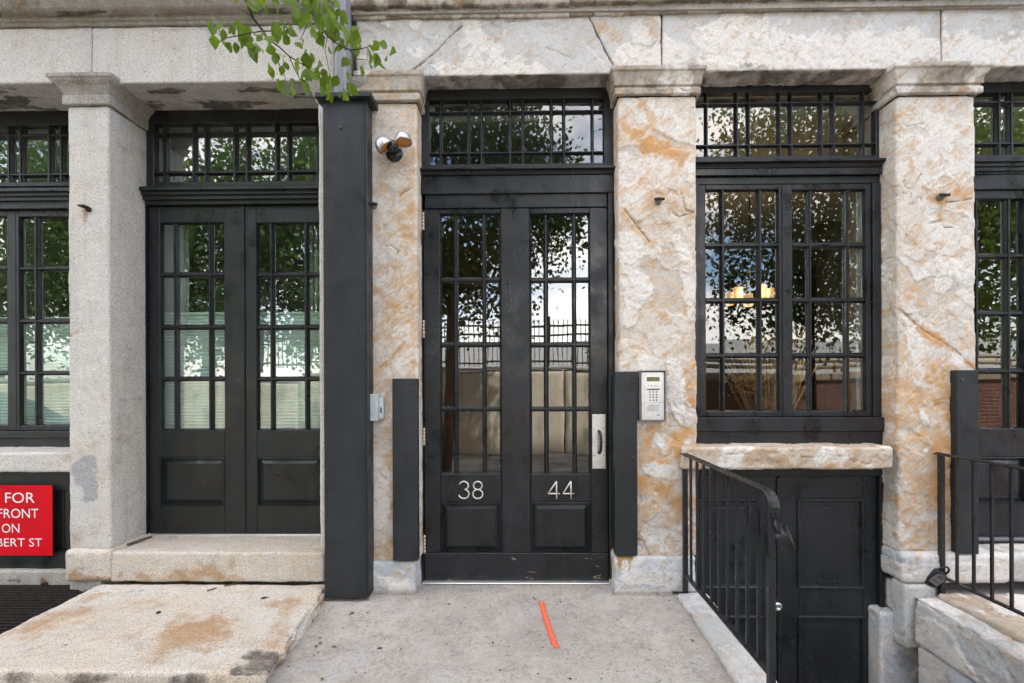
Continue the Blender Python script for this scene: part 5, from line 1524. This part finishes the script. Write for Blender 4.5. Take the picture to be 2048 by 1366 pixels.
for px, py in ((1305, 1184), (1330, 1184), (1318, 1186), (1336, 1187)):
    dry_leaf(px, py, 0, random.uniform(.009, .014), 'dry brown leaf against the marble base right of the door', 'dry leaves by the right pillar base')
dry_leaf(644, 1345, 0, .014, 'yellow green fallen leaf on the pavement beside the slab', None, 'leaf')
dry_leaf(668, 1286, 0, .013, 'curled dark brown leaf alone on the pavement right of the slab', None)
dry_leaf(1385, 1275, 0, .012, 'single orange leaf on the pavement near the kerb stone', None)
def bit(name, px, py, z, r_, mat, label, cat, flat=.25):
    x, y = G(px, py, z); zz_ = z if z > .02 else pz(y)
    tag(MB().lathe([(r_ * .9, 0), (r_, r_ * flat * .5), (r_ * .8, r_ * flat), (0, r_ * flat * 1.05)], (x, y, zz_ + .001), (0, 0, 1), 12).build(name, M[mat]), label, cat)
# grit and tar specks on the pavement
gm = MB()
gr_ = random.Random(21)
gp = [(898, 1206, 3), (1068, 1195, 3), (1121, 1202, 3), (760, 1287, 4), (985, 1277, 2.5), (985, 1283, 2), (893, 1280, 2), (1000, 1327, 2.5), (1076, 1334, 2), (1140, 1343, 3), (1203, 1343, 2), (700, 1225, 2.5), (735, 1222, 2.5), (1015, 1300, 1.5), (1235, 1235, 2), (685, 1250, 2), (1300, 1290, 2)]
gp += [(gr_.uniform(690, 1340), gr_.uniform(1185, 1366), gr_.uniform(.7, 1.7)) for _ in range(110)] + [(gr_.uniform(850, 1215), gr_.uniform(1169, 1175), gr_.uniform(.8, 1.8)) for _ in range(40)]
for gx, gy, gs in gp:
    x, y = G(gx, gy, 0); y = min(y, -.05) if not 850 < gx < 1215 else y; e = gs * .0026
    pts_ = [(x + e * gr_.uniform(.7, 1.6) * math.cos(a_), y + e * gr_.uniform(.7, 1.3) * math.sin(a_)) for a_ in [k_ * 1.047 for k_ in range(6)]]
    zz_ = pz(y)
    gm.add([(u, v_, zz_ + .0012) for u, v_ in pts_] + [(x, y, zz_ + .0012 + e * .5)], [(k_, (k_ + 1) % 6, 6) for k_ in range(6)])
tag(gm.build('grit', M['dark'], pavement), kind='stuff')
bit('coin', 279, 1182, slab_z, .019, 'greybox', 'flat pale disc lying on the landing slab near the step', 'disc', .1)
bit('gum_spot', 528, 1196.5, slab_z, .018, 'dark', 'flat dark disc lying on the right of the landing slab', 'disc', .12)
bit('pebble', 317, 1227, slab_z, .012, 'rust', 'small dark brown pebble in the middle of the landing slab', 'pebble', .7)

# ================================================================== trees
def leaf_cloud(centers, dirs, size, shape='simple', droop=.3):
    """one folded leaf blade per centre; returns verts, faces"""
    n = len(centers)
    d = dirs / (np.linalg.norm(dirs, axis=1)[:, None] + 1e-9)
    r = RNG.normal(size=(n, 3))
    s = np.cross(d, r); s /= np.linalg.norm(s, axis=1)[:, None] + 1e-9
    up = np.cross(s, d)
    sz = size * RNG.uniform(.7, 1.25, n)[:, None]
    if shape == 'simple':
        pt = [(0, 0, 0), (.45, .33, .08), (1, 0, -.06), (.45, -.33, .08)]
        fc = [(0, 2, 1), (0, 3, 2)]
    else:
        pt = [(0, 0, 0), (.18, .22, .05), (.42, .36, .08), (.70, .25, .03), (1.0, 0, -.14), (.70, -.25, .03), (.42, -.36, .08), (.18, -.22, .05), (.42, 0, 0), (.72, 0, -.05)]
        fc = [(0, 8, 1), (1, 8, 2), (2, 8, 9, 3), (3, 9, 4), (0, 7, 8), (7, 6, 8), (6, 5, 9, 8), (5, 4, 9)]
    V = np.stack([centers + sz * (d * a + s * b + up * c) for a, b, c in pt], 1).reshape(-1, 3)
    k = len(pt)
    if shape == 'simple': return V, (np.arange(n)[:, None, None] * k + np.array(fc)[None]).reshape(-1, 3)
    return V, [tuple(i * k + q for q in f) for i in range(n) for f in fc]

def make_tree(base, top, crown_c, crown_r, n, size, label, leafmat='leaf_green', trunk_r=.16, group=None, clumps=60, seed=1, keep=None, name='street_tree', spread_=.15):
    global RNG
    RNG = np.random.default_rng(seed)
    rnd = random.Random(seed)
    t = empty(name, base); tag(t, label, 'tree', group)
    bx = Vector(base); cc = Vector(crown_c); cr = np.array(crown_r)
    # clumps of leaves on limbs
    u = RNG.normal(size=(clumps, 3)); u /= np.linalg.norm(u, axis=1)[:, None]
    rad = RNG.uniform(.35, 1.0, clumps)[:, None] ** .6
    cl = np.array(cc) + u * rad * cr
    if keep is not None: cl = cl[keep(cl)]
    tm = MB()
    fork = bx.lerp(cc, .55) if cc.z > bx.z + 1 else cc
    tm.tube([bx - Vector((0, 0, .1)), bx.lerp(fork, .35) + Vector((.04, .02, 0)), fork, fork.lerp(cc, .6)], [trunk_r * 1.25, trunk_r, trunk_r * .8, trunk_r * .5], 10)
    tm.build('trunk', M['bark'], t)
    lm_ = MB()
    for c in cl[:min(len(cl), 18)]:
        c = Vector(c); m1 = fork.lerp(c, .45) + Vector((rnd.uniform(-.2, .2), rnd.uniform(-.2, .2), .18))
        lm_.tube([fork.lerp(cc, rnd.uniform(0, .5)), m1, c], [trunk_r * .3, trunk_r * .16, .008], 6)
    tag(lm_.build('branches', M['bark'], t), kind='stuff')
    per = n // max(1, len(cl))
    cen = np.concatenate([c + RNG.normal(size=(per, 3)) * cr * spread_ for c in cl])
    if keep is not None: cen = cen[keep(cen)]
    dirs = RNG.normal(size=cen.shape); dirs[:, 2] -= .6
    V, Fc = leaf_cloud(cen, dirs, size)
    tag(mesh_obj('crown', V, Fc, M[leafmat], t), kind='stuff')
    return t

def above_view(p):        # the near crown stays over the top of the camera's view
    dep = p[:, 1] + 3.0
    return (dep < -.25) | (p[:, 2] > 1.273 + .95 * np.maximum(dep, 0) + .25)

NT_BASE = (-1.15, -4.15, -.17)
near = make_tree(NT_BASE, 6, (-1.0, -4.9, 4.25), (2.1, 1.5, 1.9), 25000, .088, 'street tree behind the viewer whose leafy branch hangs at the top of the picture', 'leaf_dark', .085, clumps=170, seed=4, keep=above_view)
make_tree((5.1, -5.5, -.37), 6, (5.2, -5.6, 4.1), (1.75, 1.2, 2.6), 22000, .088, 'street tree across from the window bay, mirrored in the casement glass', 'leaf_dark', .08, clumps=140, seed=9, name='street_tree')
make_tree((1.55, -9.2, 1.1), 3, (1.9, -9.3, 2.0), (.3, .3, .3), 60, .08, 'small weed sapling behind the iron fence', 'leaf_green', .02, clumps=8, seed=2, name='sapling')
far_trees = [((-5.6, -10.5, 1.2), (-5.6, -10.5, 5.2), (2.0, 1.8, 2.9)), ((-8.6, -10.0, 1.2), (-8.6, -10.2, 5.0), (2.2, 1.8, 3.3)), ((-12.2, -10.8, 1.2), (-12.0, -10.8, 5.4), (2.6, 2.0, 3.6)),
             ((-16.5, -12, 1.2), (-16.5, -12, 6.0), (3.2, 2.4, 4.0)), ((11.6, -10.0, 1.2), (11.4, -10.0, 5.4), (2.4, 1.9, 3.9)), ((15.6, -11, 1.2), (15.6, -11, 5.6), (2.8, 2, 3.9))]
labs = ['leafy tree behind the street wall, nearest to the fence, mirrored in the left doors', 'broad tree behind the street wall, second from the fence, left side', 'broad tree behind the street wall, third from the fence, left side', 'tallest tree behind the street wall, leftmost',
        'leafy tree behind the brick wall mirrored in the rightmost door', 'leafy tree behind the brick wall, rightmost']
for k, (b_, c_, r_) in enumerate(far_trees):
    make_tree(b_, 0, c_, r_, 16000, .15, labs[k], 'leaf_green', .17, 'trees behind the street wall', 90, 30 + k, name='wall_tree')

# hanging branch of the near tree, seen at the top of the picture
RNG = np.random.default_rng(77)
YBR = -.85
def B(px, py, dy=0.0):
    x, z = P(px, py, YBR + dy); return Vector((x, YBR + dy, z))
br = MB()
stems = [([(480, -30), (505, 35), (526, 62), (536, 78), (560, 95), (578, 112)], .0065), ([(536, 78), (542, 100), (552, 118), (558, 128)], .0045), ([(526, 62), (498, 66), (470, 73), (448, 76), (432, 64)], .003), ([(526, 62), (548, 62), (562, 55)], .003),
         ([(604, -30), (622, 22), (636, 45), (655, 72), (678, 90), (700, 100)], .006), ([(636, 45), (668, 62), (682, 78)], .003), ([(700, 100), (722, 98), (740, 92)], .003), ([(578, 112), (600, 126), (630, 140)], .003), ([(558, 128), (568, 150), (575, 168)], .0025),
         ([(622, 22), (610, 60), (600, 80)], .0025), ([(505, 35), (488, 20), (470, 15)], .0025), ([(700, 100), (715, 118), (735, 120)], .0025), ([(578, 112), (590, 140), (600, 160)], .0025), ([(655, 72), (650, 100), (660, 150)], .002), ([(600, -30), (640, -10), (672, 10)], .004)]
for k, (pl, r0) in enumerate(stems):
    pts_ = [B(x, y, .06 * math.sin(k * 1.7 + j * .7)) for j, (x, y) in enumerate(pl)]
    br.tube(pts_, [r0 * (1 - .55 * j / (len(pts_) - 1)) for j in range(len(pts_))], 6)
# two limbs carry it back up to the trunk
for a, b in (((480, -30), 0), ((604, -30), 1), ((600, -30), 2)):
    p0 = B(*a); br.tube([p0, p0 + Vector((-.1, -.25, .35)), Vector((-1.3, -2.4, 3.95 + .1 * b)), Vector((-1.3, -4.3, 3.3))], [.0065, .010, .022, .04], 7)
br.build('hanging_branch', M['twig'], near)
cent, dr, szs = [], [], []
leafpx = [(420, 55), (436, 50), (444, 82), (466, 96), (470, 40), (478, 78), (484, 18), (488, 52), (490, 90), (498, 72), (504, 96), (512, 104), (500, 12), (520, 68), (528, 10), (538, 4), (520, 82), (505, 55), (546, 52), (556, 66), (560, 38), (576, 50), (578, 32), (584, 85), (592, 18), (600, 25), (604, 84), (600, 42), (586, 8), (628, 80),
          (530, 132), (546, 142), (552, 105), (566, 116), (566, 132), (574, 170), (560, 168), (584, 160), (594, 120), (604, 128), (612, 112), (624, 118), (638, 130), (634, 145), (620, 150), (605, 148), (642, 150), (655, 150), (655, 103), (650, 178), (656, 190), (684, 152), (690, 185), (696, 170),
          (618, 38), (628, 45), (640, 48), (612, 12), (640, 20), (652, 32), (660, 10), (668, 45), (664, 60), (680, 50), (676, 72), (688, 80), (694, 92), (700, 125), (722, 130), (736, 128), (716, 62), (724, 56), (712, 70), (752, 82), (768, 86), (776, 112), (752, 110), (758, 115), (740, 98), (712, 90), (700, 78), (690, 64), (684, 100), (648, 70), (636, 62), (622, 60),
          (450, 60), (432, 66), (462, 62), (476, 62), (580, 62), (570, 62), (540, 75), (610, 140), (590, 140), (600, 165), (580, 180), (566, 190), (674, 30), (676, 8), (650, -5), (620, -8), (590, -8), (560, -10), (500, -10), (540, -12), (470, -10), (680, 20), (664, 28), (654, 16), (642, 34), (632, 28), (646, 8), (630, 4), (606, 6), (672, 58), (656, 58), (596, 34)]
for (x, y) in leafpx:
    for r_ in range(2 if random.random() < .7 else 1):
        p = B(x + random.gauss(0, 4), y - 6 + random.gauss(0, 4), random.gauss(0, .07))
        cent.append(p); dr.append((random.gauss(.15, .45), random.gauss(0, .45), -1.0 + random.gauss(0, .35)))
cent, dr = np.array([tuple(c) for c in cent]), np.array(dr)
for k in range(len(cent)):       # each leaf a part of its own
    V, Fc = leaf_cloud(cent[k:k + 1], dr[k:k + 1], .056 * random.uniform(.7, 1.25), 'full')
    mesh_obj('leaf', V, Fc, M['leaf'], near, smooth=True)

# ================================================================== across the street (mirrored in the glass)
YWL = -7.62
RWL = empty('retaining_wall', (-8, YWL, -.4)); tag(RWL, 'beige concrete retaining wall across the street', 'wall')
pn_w = 3.0
x = -32.0
k = 0
while x < 2.9:
    top = 1.28 + .22 * float(sstep(-5.0, -1.0, np.array([x + 1.5]))[0])
    x1_ = min(x + pn_w, 2.95)
    stonebox('wall_panel', (x + .012, x1_ - .012, YWL - .35, YWL, -.45, top), .12, .02, granite_fn(201 + k, 1.5, darken=lambda p, n: .55 * sstep(.1, .5, fbm(p * np.array([5, 5, .7]), 4, 19))), M['wallconc'], RWL, ())
    boxo('wall_cap', x + .004, x1_ - .004, YWL - .38, YWL + .03, top + .012, top + .07, M['wallconc'], RWL, .01)
    x += pn_w; k += 1
FN = empty('iron_fence', (-1, YWL - .17, 1.5)); tag(FN, 'dark iron picket fence on top of the concrete retaining wall', 'fence')
fx0, fx1 = -6.0, 2.9
for z in (1.68, 2.28, 2.48):
    boxo('fence_rail', fx0, fx1, YWL - .19, YWL - .15, z - .02, z + .02, M['fence'], FN, .003)
k = 0; x = fx0 + .05
pick = None
while x < fx1:
    if pick is None:
        pick = MB().box(x - .009, x + .009, YWL - .179, YWL - .161, 1.60, 2.62, 0).build('picket', M['fence'], FN)
        px_first = x; ploc = pick.location.copy()
    else:
        c_ = pick.copy(); COL.objects.link(c_); c_.location = ploc + Vector((x - px_first, 0, 0))
    x += .105
for x in np.arange(fx0, fx1 + .1, 2.22):
    boxo('fence_post', x - .035, x + .035, YWL - .205, YWL - .135, 1.45, 2.68, M['fence'], FN, .004)
BW = empty('brick_wall', (10, YWL, -.4)); tag(BW, 'red brick street wall with tan coping across the road', 'wall')
boxo('wall', 2.97, 32, YWL - .35, YWL, -.45, 1.24, M['brick'], BW, .004)
boxo('coping', 2.95, 32, YWL - .40, YWL + .05, 1.245, 1.42, M['coping'], BW, .02)
GR = empty('guard_rail', (10, YWL - .2, 1.42)); tag(GR, 'tan double pipe guard rail above the brick wall', 'guard rail')
for z in (1.55, 1.68):
    MB().tube([(2.97, YWL - .2, z), (32, YWL - .2, z)], .045, 10).build('rail_pipe', M['pipe'], GR)
for x in range(4, 32, 3):
    MB().tube([(x, YWL - .2, 1.40), (x, YWL - .2, 1.70)], .035, 8).build('rail_post', M['pipe'], GR)
tag(MB().box(-4, 40, -19.4, -19, 1.0, 3.0, .03).build('far_barrier', M['barrier']), 'long pale parapet wall beyond the iron fence', 'wall')
# parked car mirrored in the far left window
CAR = empty('parked_car', (-9.7, -5.0, -.37)); tag(CAR, 'silver blue parked hatchback car mirrored in the leftmost window', 'car')
def cb(x, y, z): return (-9.7 + x, -5.0 + y, -.37 + z)
sid = [(-2.05, .32), (-2.1, .62), (-2.0, .92), (-1.55, 1.02), (-.9, 1.05), (.75, 1.02), (1.45, .92), (1.95, .74), (2.08, .5), (2.02, .28), (-2.0, .26)]
V, Fc = [], []
n_ = len(sid)
for j, (yy, ins) in enumerate(((-.86, .06), (-.80, 0), (.80, 0), (.86, .06))):
    V += [cb(x * (1 - ins * .3), yy, z - (ins * .5 if z > .6 else 0)) for x, z in sid]
for j in range(3): Fc += [(j * n_ + k, j * n_ + (k + 1) % n_, (j + 1) * n_ + (k + 1) % n_, (j + 1) * n_ + k) for k in range(n_)]
Fc += [tuple(range(n_)), tuple(range(3 * n_, 4 * n_))[::-1]]
mesh_obj('body', V, Fc, M['carpaint'], CAR)
gh = [(-1.75, .99), (-1.35, 1.38), (-.9, 1.47), (.0, 1.46), (.35, 1.38), (1.05, .99)]
V = [cb(x, -.78 + (.14 if z > 1.2 else 0), z) for x, z in gh] + [cb(x, .78 - (.14 if z > 1.2 else 0), z) for x, z in gh]
Fc = [(k, k + 1, k + 7, k + 6) for k in range(5)]
mesh_obj('windows', V, [(0, 1, 2, 3, 4, 5), (11, 10, 9, 8, 7, 6), (4, 5, 11, 10), (0, 1, 7, 6)], M['carglass'], CAR)
mesh_obj('roof', [(x, y, z + .006) for x, y, z in V], [(1, 2, 8, 7), (2, 3, 9, 8), (3, 4, 10, 9)], M['carpaint'], CAR)
for x in (-1.3, 1.3):
    for s_ in (-1, 1):
        w_ = MB().lathe([(.20, -.02), (.30, 0), (.32, .03), (.32, .17), (.30, .20)], cb(x, s_ * .72 - .1 + (.0 if s_ > 0 else 0), .32), (0, 1, 0), 24).build('wheel', M['tyre'], CAR)
        MB().lathe([(0, 0), (.16, .0), (.20, .02), (.20, .18), (.0, .19)], cb(x, s_ * .74 - .09, .32), (0, 1, 0), 20).build('rim', M['steel'], w_)
for s_ in (-1, 1): MB().box(*[v for p in zip(cb(1.86, s_ * .60 - .14, .62), cb(2.06, s_ * .60 + .14, .74)) for v in p], .02).build('headlight', M['white'], CAR)

# ================================================================== rooms behind the glass
def room(x0, x1, y0, y1, z0, z1, wall, ceil, floor):
    t = .06
    nm = 'room_walls'
    tag(MB().box(x0 - t, x0, y0, y1, z0, z1).box(x1, x1 + t, y0, y1, z0, z1).box(x0, x1, y1, y1 + t, z0, z1).build(nm, wall), kind='structure')
    tag(MB().box(x0 - t, x1 + t, y0, y1 + t, z1 + .001, z1 + .06).build('ceiling', ceil), kind='structure')
    tag(MB().box(x0 - t, x1 + t, y0, y1 + t, z0 - .07, z0 - .001).build('floor', floor), kind='structure')
room(-4.6, gjx0 + .12, .46, 4.0, .20, 3.0, M['roomwall'], M['ceil'], M['floorwood'])
room(p2x1 - .2, p3x0 + .22, .30, 2.6, -.005, 2.98, M['hall'], M['ceil'], M['floorwood'])
room(p3x1 - .17, p4x1 + 1.8, .30, 5.2, .22, 3.0, M['roombrown'], M['ceil'], M['floorwood'])
tag(boxo('brick_pier', p4x0 + .01, p4x1 - .03, .44, .52, .23, 2.98, M['brickin']), 'brick pier inside the room at the right of the casement window', 'pier')
MBc = MB().tube([(3.45, 2.6, .22), (3.45, 2.6, 2.98)], .13, 20)
tag(MBc.build('room_column', M['column']), 'round column standing inside the room behind the casement window', 'column')
# chandelier
CH = empty('chandelier', (1.98, 1.35, 2.98)); tag(CH, 'lit chandelier with amber cylinder shades hanging inside the window', 'chandelier')
YCH = 1.35
cxm, czm = P(1500, 572, YCH)
MB().tube([(cxm, YCH, czm + .05), (cxm, YCH, 2.97)], .006, 8).build('rod', M['iron'], CH)
for (a, b, c, d, dy) in ((1452, 586, 1467, 610, -.10), (1466, 575, 1485, 600, .10), (1487, 588, 1505, 613, -.22), (1522, 569, 1534, 597, .12), (1534, 577, 1548, 599, -.05)):
    Y_ = YCH + dy
    x0, x1, z0, z1 = rect(a, b, c, d, Y_)
    xm = (x0 + x1) / 2; r_ = (x1 - x0) / 2
    sh = MB().lathe([(r_ * .96, z0), (r_, z0), (r_, z1), (r_ * .96, z1), (r_ * .96, z0 + .004)], (xm, Y_, 0), (0, 0, 1), 20).build('lamp_shade', M['shade'], CH)
    MB().lathe([(0, 0), (.014, .006), (.018, .02), (.012, .04), (0, .045)], (xm, Y_, z0 + .012), (0, 0, 1), 12).build('bulb', M['bulb'], sh)
    MB().tube([(cxm, YCH, czm + .06), (xm, Y_, z1 + .03), (xm, Y_, z0 + .02)], .004, 6).build('arm', M['iron'], CH)
ld = bpy.data.lights.new('chandelier_light', 'POINT'); ld.energy = 2.2; ld.color = (1, .68, .36); ld.shadow_soft_size = .15
lo_ = bpy.data.objects.new('chandelier_light', ld); COL.objects.link(lo_); lo_.parent = CH; lo_.location = Vector((cxm, YCH, czm - .05)) - WLOC[CH.name]
# dried arrangement standing on the window board
tag(boxo('window_board', w0 + .01, w1 - .01, .235, .62, .55, .585, M['inner_white']), 'white window board inside the casement window', 'shelf')
DG = empty('dried_bouquet', (1.64, .45, .585)); tag(DG, 'dried straw and brown hydrangea bouquet inside the casement window', 'bouquet')
vx, vz = P(1541, 800, .45)
MB().lathe([(.045, 0), (.05, .05), (.055, .16), (.05, .165), (.04, .16)], (vx, .45, .586), (0, 0, 1), 20).build('vase', M['glass_left'], DG)
rs_ = random.Random(5)
st = MB()
for k in range(130):
    tx, tz = rs_.gauss(vx - .02, .11), rs_.uniform(1.22, 1.56)
    if rs_.random() < .3: tx = rs_.uniform(vx + .03, vx + .26)
    ty = .45 + rs_.gauss(0, .07)
    b_ = Vector((vx + rs_.gauss(0, .015), .45 + rs_.gauss(0, .015), .60)); t_ = Vector((tx, max(.28, ty), tz))
    mid = b_.lerp(t_, .6) + Vector((0, 0, .05))
    st.tube([b_, mid, t_], [.003, .0026, .0022], 4)
    d_ = (t_ - mid).normalized()
    st.tube([t_, t_ + d_ * .02, t_ + d_ * .055, t_ + d_ * .09], [.002, .0065, .006, .001], 5)
tag(st.build('straw_stems', M['straw'], DG), kind='stuff')
hc = np.array([(*P(1500, 762, .42), .42)])[0]
hcen = np.array([hc[0], .42, hc[1]]) + RNG.normal(size=(420, 3)) * np.array([.055, .045, .045])
V, Fc = leaf_cloud(hcen, RNG.normal(size=hcen.shape), .028)
tag(mesh_obj('dried_flowers', V, Fc, M['hydr'], DG), kind='stuff')
# blinds and curtains on the left
def blind(pa, pb, py0, py1, label):
    Y_ = .43
    x0, x1, z0, z1 = rect(pa, py0, pb, py1, Y_)
    V, Fc = [], []
    n_ = 84
    for k in range(n_ + 1):
        z = z0 + (z1 - z0) * k / n_; y = Y_ + (.004 if k % 2 else -.004)
        V += [(x0, y, z), (x1, y, z)]
        if k: Fc.append((2 * k - 2, 2 * k - 1, 2 * k + 1, 2 * k))
    b_ = empty('pleated_blind', ((x0 + x1) / 2, Y_, z0)); tag(b_, label, 'blind', 'pleated blinds on the left')
    mesh_obj('fabric', V, Fc, M['blind'], b_)
    boxo('top_bar', x0, x1, Y_ - .014, Y_ + .014, z1, z1 + .018, M['blind'], b_)
blind(318, 487, 630, 900, 'pale pleated blind behind the left leaf of the left french doors')
blind(490, 690, 629, 900, 'pale pleated blind behind the right leaf of the left french doors')
blind(-60, 150, 640, 900, 'pale pleated blind behind the leftmost window')
def curtain(pa, pb, y, label):
    x0, x1, z0, z1 = rect(pa, 180, pb, 1040, y)
    V, Fc = [], []
    n_ = 40
    for k in range(n_ + 1):
        x = x0 + (x1 - x0) * k / n_; yy = y + .022 * math.sin(k * 1.15) + .01 * math.sin(k * .4)
        V += [(x, yy, .22), (x, yy, 2.92)]
        if k: Fc.append((2 * k - 2, 2 * k, 2 * k + 1, 2 * k - 1))
    tag(mesh_obj('curtain', V, Fc, M['curtain'], smooth=True), label, 'curtain')
curtain(330, 375, .53, 'pale curtain hanging at the left edge of the left french doors')
curtain(612, 650, .53, 'pale curtain hanging at the right edge of the left french doors')
